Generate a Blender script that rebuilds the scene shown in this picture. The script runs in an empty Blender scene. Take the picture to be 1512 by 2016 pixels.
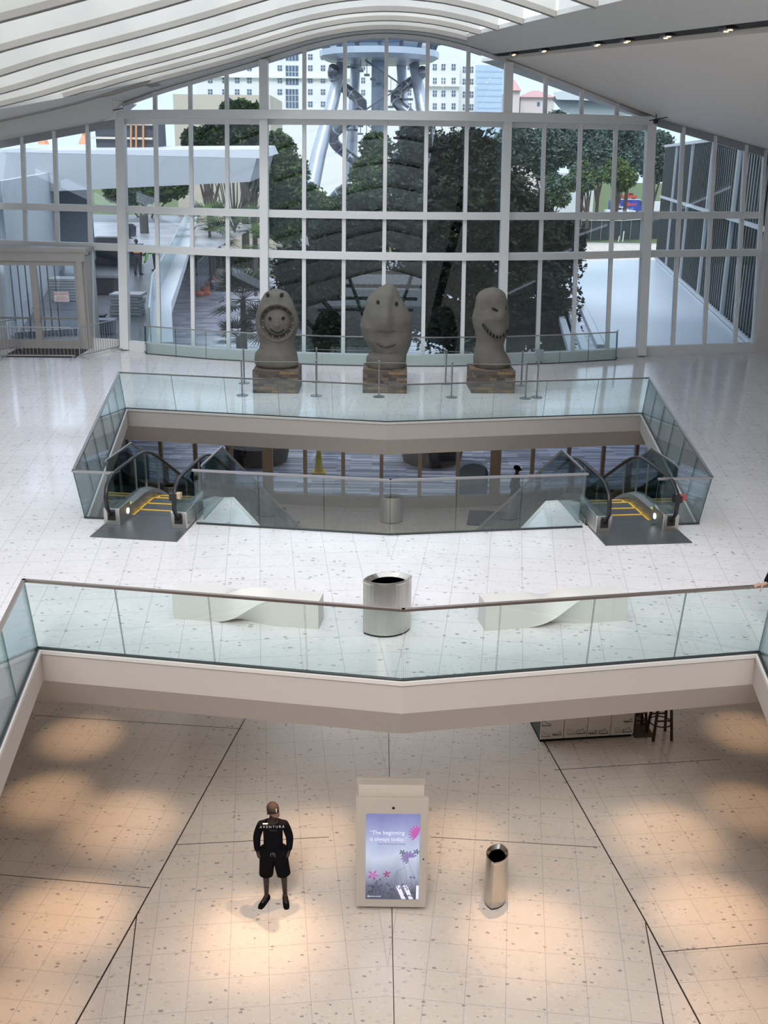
import bpy, bmesh, math, random
from math import sin, cos, pi, radians, atan2, hypot, sqrt, floor as flr
from mathutils import Vector, Matrix, geometry, noise
random.seed(7)
S = bpy.context.scene
C = S.collection

# ------------------------------------------------------------------ camera, sky, lights, exposure
CZ = 10.9           # eye height above the lower floor; the upper floor lies at 4.4
UF = 4.4
PITCH = radians(18.7); ROLL = .012; FPX = 2050.0
f_ = Vector((0, cos(PITCH), -sin(PITCH))); r0 = Vector((1, 0, 0)); d0 = Vector((0, -sin(PITCH), -cos(PITCH)))
rr_ = r0 * cos(ROLL) - d0 * sin(ROLL); dd_ = d0 * cos(ROLL) + r0 * sin(ROLL)
def ray(x, y): return f_ + rr_ * ((x - 756) / FPX) + dd_ * ((y - 1008) / FPX)
def atz(x, y, z):
    w = ray(x, y); s = (z - CZ) / w.z; return Vector((w.x * s, w.y * s, z))
def aty(x, y, Y):
    w = ray(x, y); s = Y / w.y; return Vector((w.x * s, Y, CZ + w.z * s))
cam = bpy.data.cameras.new('camera'); co = bpy.data.objects.new('camera', cam); C.objects.link(co)
cam.sensor_fit = 'VERTICAL'; cam.sensor_height = 24; cam.lens = FPX / 2016 * 24; cam.clip_end = 2000
M = Matrix((rr_, -dd_, -f_)).transposed().to_4x4(); M.translation = Vector((0, 0, CZ)); co.matrix_world = M
S.camera = co
S.view_settings.view_transform = 'Standard'; S.view_settings.look = 'None'; S.view_settings.gamma = 1
S.view_settings.exposure = 0.0
S.view_settings.use_curve_mapping = False
S.cycles.transparent_max_bounces = 40
S.cycles.max_bounces = 7; S.cycles.diffuse_bounces = 4; S.cycles.glossy_bounces = 3
S.cycles.sample_clamp_indirect = 6
w = bpy.data.worlds.new('sky'); S.world = w; w.use_nodes = True
nt = w.node_tree; bg = nt.nodes['Background']
tc = nt.nodes.new('ShaderNodeTexCoord'); sx = nt.nodes.new('ShaderNodeSeparateXYZ'); rp = nt.nodes.new('ShaderNodeValToRGB')
nt.links.new(tc.outputs['Generated'], sx.inputs[0]); nt.links.new(sx.outputs[2], rp.inputs[0]); nt.links.new(rp.outputs[0], bg.inputs[0])
rp.color_ramp.elements[0].position = 0.0; rp.color_ramp.elements[0].color = (.68, .80, .95, 1)
rp.color_ramp.elements[1].position = .5; rp.color_ramp.elements[1].color = (.84, .91, 1, 1)
bg.inputs[1].default_value = 1.62
def lamp(name, kind, loc, energy, color=(1, 1, 1), rot=None, aim=None, **kw):
    l = bpy.data.lights.new(name, kind); l.energy = energy; l.color = color
    for k, v in kw.items(): setattr(l, k, v)
    o = bpy.data.objects.new(name, l); C.objects.link(o); o.location = loc
    if aim is not None: o.rotation_euler = (Vector(aim) - Vector(loc)).to_track_quat('-Z', 'Y').to_euler()
    elif rot: o.rotation_euler = rot
    return o
SUN = lamp('sun', 'SUN', (0, -20, 60), 2.2, (1, .97, .93), aim=(6, 40, 0), angle=radians(25))
COOL = (.80, .88, 1.0)
lamp('skylight_daylight', 'AREA', (-2, 27, CZ + 5.6), 690, (.74, .85, 1.0), rot=(0, 0, 0), shape='RECTANGLE', size=14, size_y=14)
lamp('skylight_daylight', 'AREA', (0, 9, CZ + 5.0), 260, (1, .95, .9), rot=(0, 0, 0), shape='RECTANGLE', size=9, size_y=14)
WARM = (1.0, .65, .39)
lamp('lobby_warm_fill', 'AREA', (0, 7.5, 9.0), 190, (1, .62, .38), rot=(0, 0, 0), shape='RECTANGLE', size=6, size_y=5)  # added warm fill hung in the open void, no fitting there
lamp('lobby_warm_fill', 'AREA', (0, 24, 3.4), 130, (1, .80, .62), rot=(0, 0, 0), shape='RECTANGLE', size=16, size_y=8)  # broad warm fill at soffit level, in place of separate downlights
POOLS = [(470, 1838, 1.0), (160, 1450, 1), (95, 1570, 1), (240, 1620, 1.25), (130, 1810, 1.7), (620, 1650, .9), (530, 1850, 1.7), (890, 1655, .9), (1035, 1840, 1.6), (1315, 1645, 1.2),
         (1400, 1800, 1.7), (1475, 1590, .8), (1455, 1990, .9), (20, 2000, 1.0), (1470, 1440, .9)]
for px, py, e in POOLS:
    p = atz(px, py, 0); q = {470: (.95, .95), 530: (.10, 1.25), 620: (.05, .3), 1035: (-.3, 1.1)}.get(px, (.16, .42))
    lamp('ceiling_spotlight', 'SPOT', (p.x + q[0], p.y + q[1], 3.40), 215 * e, WARM, aim=p, spot_size=radians(41 if px not in (95, 160, 1475, 1470) else 34), spot_blend=1.0, shadow_soft_size=.03)

# ------------------------------------------------------------------ materials
def mat(name, col, rough=.5, metal=0, bump=0, bscale=20, var=0, vscale=4, emit=None, estr=1, spec=.5, coat=0):
    m = bpy.data.materials.get(name)
    if m: return m
    m = bpy.data.materials.new(name); m.use_nodes = True; n = m.node_tree; b = n.nodes['Principled BSDF']
    b.inputs['Base Color'].default_value = (*col, 1); b.inputs['Roughness'].default_value = rough; b.inputs['Metallic'].default_value = metal
    b.inputs['Specular IOR Level'].default_value = spec; b.inputs['Coat Weight'].default_value = coat
    t = n.nodes.new('ShaderNodeTexCoord')
    if var:
        ns = n.nodes.new('ShaderNodeTexNoise'); ns.inputs['Scale'].default_value = vscale; ns.inputs['Detail'].default_value = 5
        n.links.new(t.outputs['Object'], ns.inputs['Vector'])
        rm = n.nodes.new('ShaderNodeMapRange'); rm.inputs[3].default_value = 1 - var; rm.inputs[4].default_value = 1 + var
        rm.inputs[1].default_value = .3; rm.inputs[2].default_value = .7
        n.links.new(ns.outputs['Fac'], rm.inputs[0])
        mx = n.nodes.new('ShaderNodeVectorMath'); mx.operation = 'SCALE'; mx.inputs[0].default_value = col
        n.links.new(rm.outputs[0], mx.inputs['Scale']); n.links.new(mx.outputs[0], b.inputs['Base Color'])
    if bump:
        nb = n.nodes.new('ShaderNodeTexNoise'); nb.inputs['Scale'].default_value = bscale; nb.inputs['Detail'].default_value = 4
        n.links.new(t.outputs['Object'], nb.inputs['Vector'])
        bp = n.nodes.new('ShaderNodeBump'); bp.inputs['Strength'].default_value = bump; bp.inputs['Distance'].default_value = .02
        n.links.new(nb.outputs['Fac'], bp.inputs['Height']); n.links.new(bp.outputs[0], b.inputs['Normal'])
    if emit: b.inputs['Emission Color'].default_value = (*emit, 1); b.inputs['Emission Strength'].default_value = estr
    return m
def glass(name, tint, refl=.08, rough=.0, edge=.5, rcol=(.9, .95, 1)):
    m = bpy.data.materials.new(name); m.use_nodes = True; n = m.node_tree; n.nodes.clear()
    o = n.nodes.new('ShaderNodeOutputMaterial'); t = n.nodes.new('ShaderNodeBsdfTransparent'); t.inputs[0].default_value = (*tint, 1)
    g = n.nodes.new('ShaderNodeBsdfGlossy'); g.inputs['Roughness'].default_value = rough; g.inputs[0].default_value = (*rcol, 1)
    lw = n.nodes.new('ShaderNodeFresnel'); lw.inputs[0].default_value = 1.45
    mp = n.nodes.new('ShaderNodeMath'); mp.operation = 'MULTIPLY_ADD'; mp.inputs[1].default_value = edge; mp.inputs[2].default_value = refl; mp.use_clamp = True
    mx = n.nodes.new('ShaderNodeMixShader')
    n.links.new(lw.outputs[0], mp.inputs[0]); n.links.new(mp.outputs[0], mx.inputs[0]); n.links.new(t.outputs[0], mx.inputs[1]); n.links.new(g.outputs[0], mx.inputs[2]); n.links.new(mx.outputs[0], o.inputs[0])
    return m
class NG:
    "tiny node-graph helper"
    def __init__(s, m): s.t = m.node_tree
    def m(s, op, a, b=None, c=None):
        n = s.t.nodes.new('ShaderNodeMath'); n.operation = op
        for i, v in enumerate((a, b, c)):
            if v is None: continue
            if isinstance(v, (int, float)): n.inputs[i].default_value = v
            else: s.t.links.new(v, n.inputs[i])
        return n.outputs[0]
    def mix(s, fac, a, b):
        n = s.t.nodes.new('ShaderNodeMix'); n.data_type = 'RGBA'
        for i, v in ((0, fac), (6, a), (7, b)):
            if isinstance(v, (int, float)): n.inputs[i].default_value = v
            elif isinstance(v, tuple): n.inputs[i].default_value = (*v, 1)
            else: s.t.links.new(v, n.inputs[i])
        return n.outputs[2]
def terrazzo(name, base, ang, outer=None, tile=.56, rough=.16):
    "polished terrazzo tiles in mirrored, rotated grids about the hall axis"
    m = bpy.data.materials.new(name); m.use_nodes = True; g = NG(m); n = m.node_tree; b = n.nodes['Principled BSDF']
    tcn = n.nodes.new('ShaderNodeTexCoord'); sp = n.nodes.new('ShaderNodeSeparateXYZ'); n.links.new(tcn.outputs['Object'], sp.inputs[0])
    x, y = sp.outputs[0], sp.outputs[1]
    u = g.m('ABSOLUTE', g.m('SUBTRACT', x, .13)); v = g.m('SUBTRACT', y, 12.0)
    def grid(a, off=0):
        ca, sa = cos(a), sin(a)
        p = g.m('ADD', g.m('MULTIPLY', u, ca), g.m('MULTIPLY', v, sa)); q = g.m('SUBTRACT', g.m('MULTIPLY', v, ca), g.m('MULTIPLY', u, sa))
        r = None
        for c in (p, q):
            fr = g.m('ABSOLUTE', g.m('SUBTRACT', g.m('FRACT', g.m('ADD', g.m('DIVIDE', c, tile), 50.0 + off)), .5))
            k = g.m('GREATER_THAN', fr, .5 - .0042 / tile)
            r = k if r is None else g.m('MAXIMUM', r, k)
        return r
    line = grid(ang)
    if outer is not None:
        # boundary |x-.13| = 3.05 + (18.3 - y) * .153
        side = g.m('GREATER_THAN', g.m('SUBTRACT', u, g.m('MULTIPLY_ADD', y, -.153, 3.0 + 18.3 * .153)), 0)
        lo = grid(outer, .3)
        line = g.m('ADD', g.m('MULTIPLY', line, g.m('SUBTRACT', 1, side)), g.m('MULTIPLY', lo, side))
    def chips(scale, r, keep):
        mp = n.nodes.new('ShaderNodeMapping'); mp.inputs['Scale'].default_value = (1, 1.6, 1); n.links.new(tcn.outputs['Object'], mp.inputs[0])
        dn = n.nodes.new('ShaderNodeTexNoise'); dn.inputs['Scale'].default_value = scale * 1.5
        n.links.new(mp.outputs[0], dn.inputs['Vector'])
        va = n.nodes.new('ShaderNodeVectorMath'); va.operation = 'MULTIPLY_ADD'; va.inputs[1].default_value = (.6 / scale,) * 3
        n.links.new(dn.outputs['Color'], va.inputs[0]); n.links.new(mp.outputs[0], va.inputs[2])
        vo = n.nodes.new('ShaderNodeTexVoronoi'); vo.inputs['Scale'].default_value = scale; n.links.new(va.outputs[0], vo.inputs['Vector'])
        sc = n.nodes.new('ShaderNodeSeparateColor'); n.links.new(vo.outputs['Color'], sc.inputs[0])
        return g.m('MULTIPLY', g.m('LESS_THAN', vo.outputs['Distance'], g.m('MULTIPLY', sc.outputs[1], r)), g.m('LESS_THAN', sc.outputs[0], keep))
    ns = n.nodes.new('ShaderNodeTexNoise'); ns.inputs['Scale'].default_value = 1.3; ns.inputs['Detail'].default_value = 8; n.links.new(tcn.outputs['Object'], ns.inputs['Vector'])
    dark = tuple(c * .90 for c in base); lite = tuple(min(1, c * 1.07) for c in base)
    c0 = g.mix(ns.outputs['Fac'], dark, lite)
    c1 = g.mix(g.m('MULTIPLY', chips(10.5, .5, .35), .32), c0, tuple(c * .62 for c in base))
    c2 = g.mix(g.m('MULTIPLY', chips(17, .5, .5), .35), c1, tuple(min(1, c * 1.18) for c in base))
    c3 = g.mix(g.m('MULTIPLY', chips(11, .42, .17), .68), c2, (.20, .18, .17))
    c4 = g.mix(g.m('MULTIPLY', line, .5), c3, (.22, .20, .19))
    n.links.new(c4, b.inputs['Base Color']); b.inputs['Roughness'].default_value = rough; b.inputs['Specular IOR Level'].default_value = .5
    return m
def strips(name, cols, sx_, sy_, rough=.4):
    "plaza paving: long narrow pavers in mixed greys"
    m = bpy.data.materials.new(name); m.use_nodes = True; n = m.node_tree; b = n.nodes['Principled BSDF']; g = NG(m)
    tcn = n.nodes.new('ShaderNodeTexCoord'); br = n.nodes.new('ShaderNodeTexBrick')
    br.offset = .37; br.inputs['Scale'].default_value = 1; br.inputs['Brick Width'].default_value = sx_; br.inputs['Row Height'].default_value = sy_
    br.inputs['Mortar Size'].default_value = .004; br.inputs['Color1'].default_value = (0, 0, 0, 1); br.inputs['Color2'].default_value = (1, 1, 1, 1); br.inputs['Mortar'].default_value = (.2, .2, .2, 1)
    n.links.new(tcn.outputs['Object'], br.inputs['Vector'])
    r = n.nodes.new('ShaderNodeValToRGB'); r.color_ramp.interpolation = 'CONSTANT'
    n.links.new(br.outputs['Color'], r.inputs[0])
    e = r.color_ramp.elements; e[0].position = 0; e[0].color = (*cols[0], 1); e[1].position = 1 / len(cols); e[1].color = (*cols[1], 1)
    for i, c in enumerate(cols[2:]): k = e.new((i + 2) / len(cols)); k.color = (*c, 1)
    n.links.new(r.outputs[0], b.inputs['Base Color']); b.inputs['Roughness'].default_value = rough
    return m
def plank(name, a, bcol, sx_, sy_, rough=.5, mortar=(.2, .2, .2), ms=.01):
    m = strips(name, [a, bcol, tuple((p + q) / 2 for p, q in zip(a, bcol))], sx_, sy_, rough)
    return m
def boxproj(m):
    "drive the brick pattern from a box-like projection so upright faces get it too"
    n = m.node_tree; br = [k for k in n.nodes if k.type == 'TEX_BRICK'][0]; tcn = [k for k in n.nodes if k.type == 'TEX_COORD'][0]; g = NG(m)
    sp = n.nodes.new('ShaderNodeSeparateXYZ'); n.links.new(tcn.outputs['Object'], sp.inputs[0]); cb = n.nodes.new('ShaderNodeCombineXYZ')
    n.links.new(g.m('ADD', sp.outputs[0], sp.outputs[1]), cb.inputs[0]); n.links.new(g.m('ADD', sp.outputs[2], g.m('MULTIPLY', sp.outputs[1], .3)), cb.inputs[1])
    for l in list(br.inputs['Vector'].links): n.links.remove(l)
    n.links.new(cb.outputs[0], br.inputs['Vector']); return m

FLOOR_U = terrazzo('terrazzo_pale_cool', (.72, .70, .71), -radians(6.8), rough=.11)
FLOOR_L = terrazzo('terrazzo_pale_warm', (.68, .61, .545), -radians(6.8), radians(6.6))
WHITE = mat('white_paint', (.74, .73, .71), .55, var=.02)
GREYW = mat('grey_white_frame', (.60, .60, .58), .45)
CEIL = mat('ceiling_plaster', (.60, .60, .57), .7, var=.015)
STEEL = mat('brushed_steel', (.55, .53, .50), .32, 1, bump=.05, bscale=90)
DSTEEL = mat('dark_steel', (.25, .25, .25), .35, .9)
BLACK = mat('black_rubber', (.012, .012, .014), .35)
DARKIN = mat('dark_inside', (.01, .01, .01), .8)
TREAD = mat('escalator_tread', (.09, .10, .12), .45, .4, bump=.3, bscale=120)
YELL = mat('yellow_paint', (.85, .52, .05), .5)
RGLASS = glass('railing_glass', (.925, .972, .962), .03, .0, .75)
FGLASS = glass('facade_glass', (.90, .94, .97), .025, .0, .8)
EGLASS = glass('escalator_glass', (.80, .88, .86), .03, .0, .7)
EDGE = mat('glass_edge_green', (.05, .16, .14), .2)
SHOE = mat('rail_shoe_dark', (.05, .06, .06), .4, .5)
CREAMF = mat('bronze_beige_frame', (.36, .29, .23), .4, .3)

# ------------------------------------------------------------------ mesh helpers
class MB:
    def __init__(s): s.b = bmesh.new()
    def face(s, pts, mi=0):
        f = s.b.faces.new([s.b.verts.new(p) for p in pts]); f.material_index = mi; return f
    def hexa(s, p, mi=0):
        v = [s.b.verts.new(q) for q in p]
        for a in ((0, 3, 2, 1), (4, 5, 6, 7), (0, 1, 5, 4), (1, 2, 6, 5), (2, 3, 7, 6), (3, 0, 4, 7)):
            f = s.b.faces.new([v[i] for i in a]); f.material_index = mi
        return s
    def box(s, c, d, rz=0, mi=0, rx=0):
        c = Vector(c); R = Matrix.Rotation(rz, 3, 'Z') @ Matrix.Rotation(rx, 3, 'X'); x, y, z = d[0] / 2, d[1] / 2, d[2] / 2
        return s.hexa([c + R @ Vector(q) for q in ((-x, -y, -z), (x, -y, -z), (x, y, -z), (-x, y, -z), (-x, -y, z), (x, -y, z), (x, y, z), (-x, y, z))], mi)
    def bar(s, a, b, w, h, up=(0, 0, 1), mi=0):
        "rectangular bar from a to b; w across, h along up"
        a = Vector(a); b = Vector(b); d = (b - a).normalized(); r = d.cross(Vector(up)).normalized(); u = r.cross(d)
        r *= w / 2; u *= h / 2
        return s.hexa([a - r - u, a + r - u, b + r - u, b - r - u, a - r + u, a + r + u, b + r + u, b - r + u], mi)
    def tube(s, pts, r, n=8, mi=0, cap=True):
        pts = [Vector(p) for p in pts]; rings = []
        rs = r if isinstance(r, (list, tuple)) else [r] * len(pts)
        pr = None
        for i, p in enumerate(pts):
            d = ((pts[min(i + 1, len(pts) - 1)]) - pts[max(i - 1, 0)]).normalized()
            if pr is None:
                ref = Vector((0, 0, 1)) if abs(d.z) < .9 else Vector((1, 0, 0)); x = d.cross(ref).normalized()
            else: x = (pr - d * pr.dot(d)).normalized()
            pr = x; y = d.cross(x)
            rings.append([s.b.verts.new(p + (x * cos(2 * pi * k / n) + y * sin(2 * pi * k / n)) * rs[i]) for k in range(n)])
        for a, b in zip(rings, rings[1:]):
            for k in range(n):
                f = s.b.faces.new((a[k], a[(k + 1) % n], b[(k + 1) % n], b[k])); f.material_index = mi
        if cap:
            for q in (rings[0][::-1], rings[-1]): f = s.b.faces.new(q); f.material_index = mi
        return s
    def rings(s, rings, mi=0, cap0=True, cap1=True, closed=True):
        R = [[s.b.verts.new(p) for p in r] for r in rings]; n = len(R[0])
        for a, b in zip(R, R[1:]):
            for k in range(n if closed else n - 1):
                f = s.b.faces.new((a[k], a[(k + 1) % n], b[(k + 1) % n], b[k])); f.material_index = mi
        if cap0: f = s.b.faces.new(R[0][::-1]); f.material_index = mi
        if cap1: f = s.b.faces.new(R[-1]); f.material_index = mi
        return s
    def lathe(s, prof, c=(0, 0, 0), n=20, mi=0):
        c = Vector(c)
        return s.rings([[c + Vector((r * cos(2 * pi * k / n), r * sin(2 * pi * k / n), z)) for k in range(n)] for r, z in prof], mi)
    def prism(s, poly, z0, z1, mi=0):
        return s.rings([[Vector((x, y, z0)) for x, y in poly], [Vector((x, y, z1)) for x, y in poly]], mi)
    def build(s, name, m, parent=None, smooth=False, bevel=0):
        bmesh.ops.recalc_face_normals(s.b, faces=s.b.faces)
        me = bpy.data.meshes.new(name); s.b.to_mesh(me); s.b.free()
        for k in (m if isinstance(m, (list, tuple)) else [m]): me.materials.append(k)
        if smooth: me.shade_smooth()
        o = bpy.data.objects.new(name, me); C.objects.link(o)
        if parent: o.parent = parent
        if bevel:
            b = o.modifiers.new('bevel', 'BEVEL'); b.width = bevel; b.segments = 2; b.limit_method = 'ANGLE'
        return o
def struct(o, label=None):
    o['kind'] = 'structure'
    if label: o['label'] = label
    return o
def tag(o, label, cat, group=None, kind=None):
    o['label'] = label; o['category'] = cat
    if group: o['group'] = group
    if kind: o['kind'] = kind
    return o
def thing(name, label, cat, loc=(0, 0, 0), rz=0, group=None):
    o = bpy.data.objects.new(name, None); C.objects.link(o); o.location = loc; o.rotation_euler = (0, 0, rz); o.empty_display_size = .2
    return tag(o, label, cat, group)
def sempty(name, loc=(0, 0, 0)):
    o = bpy.data.objects.new(name, None); C.objects.link(o); o.location = loc; o['kind'] = 'structure'; return o
def copy_tree(o, parent=None):
    c = o.copy(); C.objects.link(c)
    if parent: c.parent = parent
    for ch in list(o.children): copy_tree(ch, c)
    return c
def text(name, body, size, m, parent, loc, rot, ext=.001, align='CENTER', sx=1):
    cu = bpy.data.curves.new(name, 'FONT'); cu.body = body; cu.size = size; cu.extrude = ext; cu.align_x = align; cu.align_y = 'CENTER'; cu.resolution_u = 2
    t = bpy.data.objects.new(name, cu); C.objects.link(t)
    me = bpy.data.meshes.new_from_object(t.evaluated_get(bpy.context.evaluated_depsgraph_get())); bpy.data.objects.remove(t)
    me.materials.clear(); me.materials.append(m)
    o = bpy.data.objects.new(name, me); C.objects.link(o); o.parent = parent; o.location = loc; o.rotation_euler = rot; o.scale = (sx, 1, 1); return o
def lerp(a, b, t): return a + (b - a) * t
def interp(x, tab):
    x = abs(x)
    for (a, va), (b, vb) in zip(tab, tab[1:]):
        if x <= b: return lerp(va, vb, (x - a) / (b - a))
    return tab[-1][1]
def off2(poly, d, closed=True):
    "offset a 2D polyline to its right-hand side by d (mitred)"
    n = len(poly); out = []
    for i, p in enumerate(poly):
        p = Vector(p[:2]); ns = []
        for a, b in (((i - 1), i), (i, i + 1)):
            if not closed and (a < 0 or b >= n): continue
            e = Vector(poly[b % n][:2]) - Vector(poly[a % n][:2]); ns.append(Vector((e.y, -e.x)).normalized())
        if len(ns) == 1: out.append(p + ns[0] * d)
        else:
            k = (ns[0] + ns[1]).normalized(); out.append(p + k * d / max(.3, k.dot(ns[0])))
    return out

# ------------------------------------------------------------------ the setting: floors, voids, fascias
NEARV = [(-3.35, 3), (3.72, 3), (5.24, 13.19), (.27, 12.24), (-4.75, 13.05)]
BACKV = [(-5.63, 18.66), (-3.58, 18.45), (-3.3, 19.95), (-3.05, 20.0), (-2.3, 18.26), (.11, 17.93), (2.55, 18.28), (3.28, 20.0), (3.5, 20.05), (3.8, 18.5), (5.95, 18.74), (6.98, 27.81), (.05, 26.48), (-7.02, 27.68)]
CX = -.1; TANL = .194
def FB(x):
    a = abs(x)
    return 37.05 - 2.2 * (1 - (a / 9.15) ** 2) if a <= 9.15 else 37.05 + (a - 9.15) * .27
CT_R = [(0, 10.40), (1.3, 10.31), (2.7, 10.02), (4, 9.60), (5.2, 9.24), (9, 8.02), (13.5, 7.0), (17, 6.2)]
CT_L = [(0, 10.40), (1.3, 10.31), (2.7, 10.02), (4, 9.62), (6.5, 8.97), (8, 8.62), (9, 8.3), (9.9, 8.05), (10.8, 7.84), (14, 7.17), (17, 6.5)]
def ceil_h(x):
    T = CT_R if x >= 0 else CT_L
    return sum(interp(abs(x) + d, T) * w_ for d, w_ in ((-.8, .25), (0, .5), (.8, .25)))
def TOP(x):
    if x < -9.14: return lerp(7.72, 7.0, (-x - 9.15) / 4.4)
    return ceil_h(x + CX) - .04
def FP(x, h, dy=0): return Vector((CX + x, FB(x) + h * TANL + dy, UF + h))

def slab_polys(d):
    outer = [(-14.6, -8), (14.6, -8), (14.6, 38.4)] + [(CX + x, FB(x) - .02) for x in (9.15, 7.5, 6, 4, 2, 0, -2, -4, -6, -7.5, -9.15)] + [(-14.6, 38.4)]
    return [[Vector((p[0], p[1], 0)) for p in outer]] + [[Vector((p.x, p.y, 0)) for p in off2(v, d)] for v in (NEARV, BACKV)]
def flat(name, polys, z, m, mi=0):
    tri = geometry.tessellate_polygon(polys); pts = [p for q in polys for p in q]; b = MB()
    vs = [b.b.verts.new((p.x, p.y, z)) for p in pts]
    for t in tri:
        try: b.b.faces.new([vs[i] for i in t])
        except ValueError: pass
    return b, vs
b, _ = flat('x', slab_polys(.0), UF, None); struct(b.build('floor_upper', FLOOR_U))
b, _ = flat('x', slab_polys(.3), UF - .95, None); struct(b.build('ceiling_lower', mat('soffit_paint', (.62, .60, .57), .6)))
FASC = mat('fascia_paint', (.47, .435, .41), .6); FASCW = mat('fascia_white', (.60, .585, .57), .55)
for i, v in enumerate((NEARV, BACKV)):
    b = MB(); R = []
    for d, z in ((.05, UF + .004), (-.02, UF + .004), (-.02, UF - .05), (.0, UF - .055), (.0, UF - .47), (.3, UF - .95)):
        R.append([Vector((p.x, p.y, z)) for p in off2(v, d)])
    b.rings(R[:4], 0, False, False); b.rings(R[3:], 1, False, False)
    struct(b.build('trim_%d' % (i + 1), [FASCW, FASC]))
b = MB(); b.box((0, 12.5, -.1), (29.2, 41, .2)); struct(b.build('floor', FLOOR_L))
JT = mat('expansion_joint', (.05, .045, .04), .5, .5)
b = MB()
for a, c, wd in (((-2.6, 20.2), (-3.67, 13.04), .022), ((-3.67, 13.04), (-4.2, 9.6), .024), ((2.9, 20.2), (4.04, 13.0), .022), ((4.04, 13.0), (4.5, 9.6), .024), ((.11, 22), (.24, 8.5), .012), ((-3.68, 13.0), (-3.2, 9.8), .016), ((4.03, 12.95), (3.68, 9.8), .016)):
    b.bar((*a, .0), (*c, .0), wd, .006)
for a, c in ((atz(345, 1663, 0), atz(648, 1648, 0)), (atz(0, 1722, 0), atz(296, 1748, 0)), (atz(69, 1408, 0), atz(477, 1435, 0)), (atz(848, 1648, 0), atz(1177, 1668, 0)), (atz(1303, 1874, 0), atz(1512, 1857, 0)), (atz(1090, 1516, 0), atz(1420, 1495, 0))):
    b.bar(a, c, .012, .005)
struct(b.build('trim_3', JT))
# side and back walls of the hall
b = MB(); b.box((-14.7, 15, 5.5), (.2, 47, 11)); struct(b.build('wall_left', WHITE))
b = MB(); b.box((14.7, 15, 5.5), (.2, 47, 11)); struct(b.build('wall_right', WHITE))
b = MB(); b.box((0, -8.1, 8), (29.6, .2, 16)); struct(b.build('wall_back', WHITE))
b = MB(); b.box((14.1, 38.3, 7.9), (1.2, .7, 7.0)); struct(b.build('wall_right_pier', mat('warm_white_pier', (.68, .64, .60), .5)))
b = MB(); b.box((-14.4, 38.3, 7.9), (.6, .9, 7.0)); struct(b.build('wall_left_pier', mat('warm_white_pier', (.68, .64, .60), .5)))

# ------------------------------------------------------------------ vaulted ceiling with skylight opening
def strip(name, xa, xb, ys, nx, m, dz=0, hfun=ceil_h):
    b = MB(); g = []
    for y in ys:
        a, c = xa(y), xb(y); g.append([b.b.verts.new((lerp(a, c, i / nx), y, UF + hfun(lerp(a, c, i / nx)) + dz)) for i in range(nx + 1)])
    for p, q in zip(g, g[1:]):
        for i in range(nx): b.b.faces.new((p[i], p[i + 1], q[i + 1], q[i]))
    o = b.build(name, m); s = o.modifiers.new('thick', 'SOLIDIFY'); s.thickness = .12; s.offset = 1
    return struct(o)
def xB(y): return 3.9 + (36.6 - y) * .178       # right ceiling panel edge
def xO(y): return 2.35 + (35 - y) * .166        # right edge of the skylight opening
YS = [-8, 0, 8, 14, 18, 22, 26, 30, 33, 36.9, 38.6]
PANEL = boxproj(plank('ceiling_panel_boards', (.60, .57, .53), (.62, .59, .55), 6.0, .14, .5))
o = strip('ceiling_right', xB, lambda y: 14.7, YS + [40.2], 24, mat('ceiling_panel', (.78, .715, .645), .55, bump=.2, bscale=3))
strip('ceiling_soffit_right', xO, lambda y: xB(y) - .46, YS, 8, CEIL)
strip('ceiling_light_slot', lambda y: xB(y) - .46, xB, YS, 1, mat('slot_black', (.02, .02, .02), .7), dz=.10)
strip('ceiling_front_edge', lambda y: -9.25, xO, [34.97, 35.9, 36.9, 38.9], 44, CEIL)
strip('ceiling_soffit_left', lambda y: -14.6, lambda y: lerp(-12.5, -7.3, max(0, min(1, (y - 31.3) / 3.6))) if y < 34.95 else -7.3, [31.3, 32.4, 33.6, 34.9, 36.0, 36.9], 14, CEIL)
strip('ceiling_wing_left', lambda y: -14.6, lambda y: -9.1, [36.3, 38, 40.3], 6, mat('ceiling_panel', (.78, .715, .645), .55), hfun=lambda x: TOP(x - CX) + .03)
b = MB(); b.hexa([(-14.6, 36.25, UF + 6.8), (-9.0, 36.25, UF + 7.7), (-9.0, 36.33, UF + 7.7), (-14.6, 36.33, UF + 6.8), (-14.6, 36.25, UF + 7.1), (-9.0, 36.25, UF + 8.32), (-9.0, 36.33, UF + 8.32), (-14.6, 36.33, UF + 7.1)]); struct(b.build('trim_4', CEIL))
# baffles across the opening
for i, y in enumerate((34.9, 33.3, 31.3, 28.9, 26.3, 23.6, 20.8, 17.8, 14.6, 11.2)):
    xl = -14.4 if y < 31.5 else -12.9
    xr = xO(y); n = 44; b = MB(); R = []
    for k in range(n + 1):
        x = lerp(xl, xr, k / n); z = UF + ceil_h(x) - (.03 if y < 34.8 else .1) + (.05 if x < -9 and y > 31.5 else 0)
        R.append([Vector((x, y, z)), Vector((x, y + .16, z)), Vector((x, y + .16, z + 1.35)), Vector((x, y, z + 1.35))])
    b.rings(R)
    b.rings([[r[0] + Vector((0, -.05, -.0)), r[1] + Vector((0, .03, 0)), r[1] + Vector((0, .03, .13)), r[0] + Vector((0, -.05, .13))] for r in R], 1)
    o = struct(b.build('ceiling_baffle', [CEIL, mat('baffle_edge', (.36, .34, .31), .6)]), 'white arched baffle under the skylight')
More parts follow.
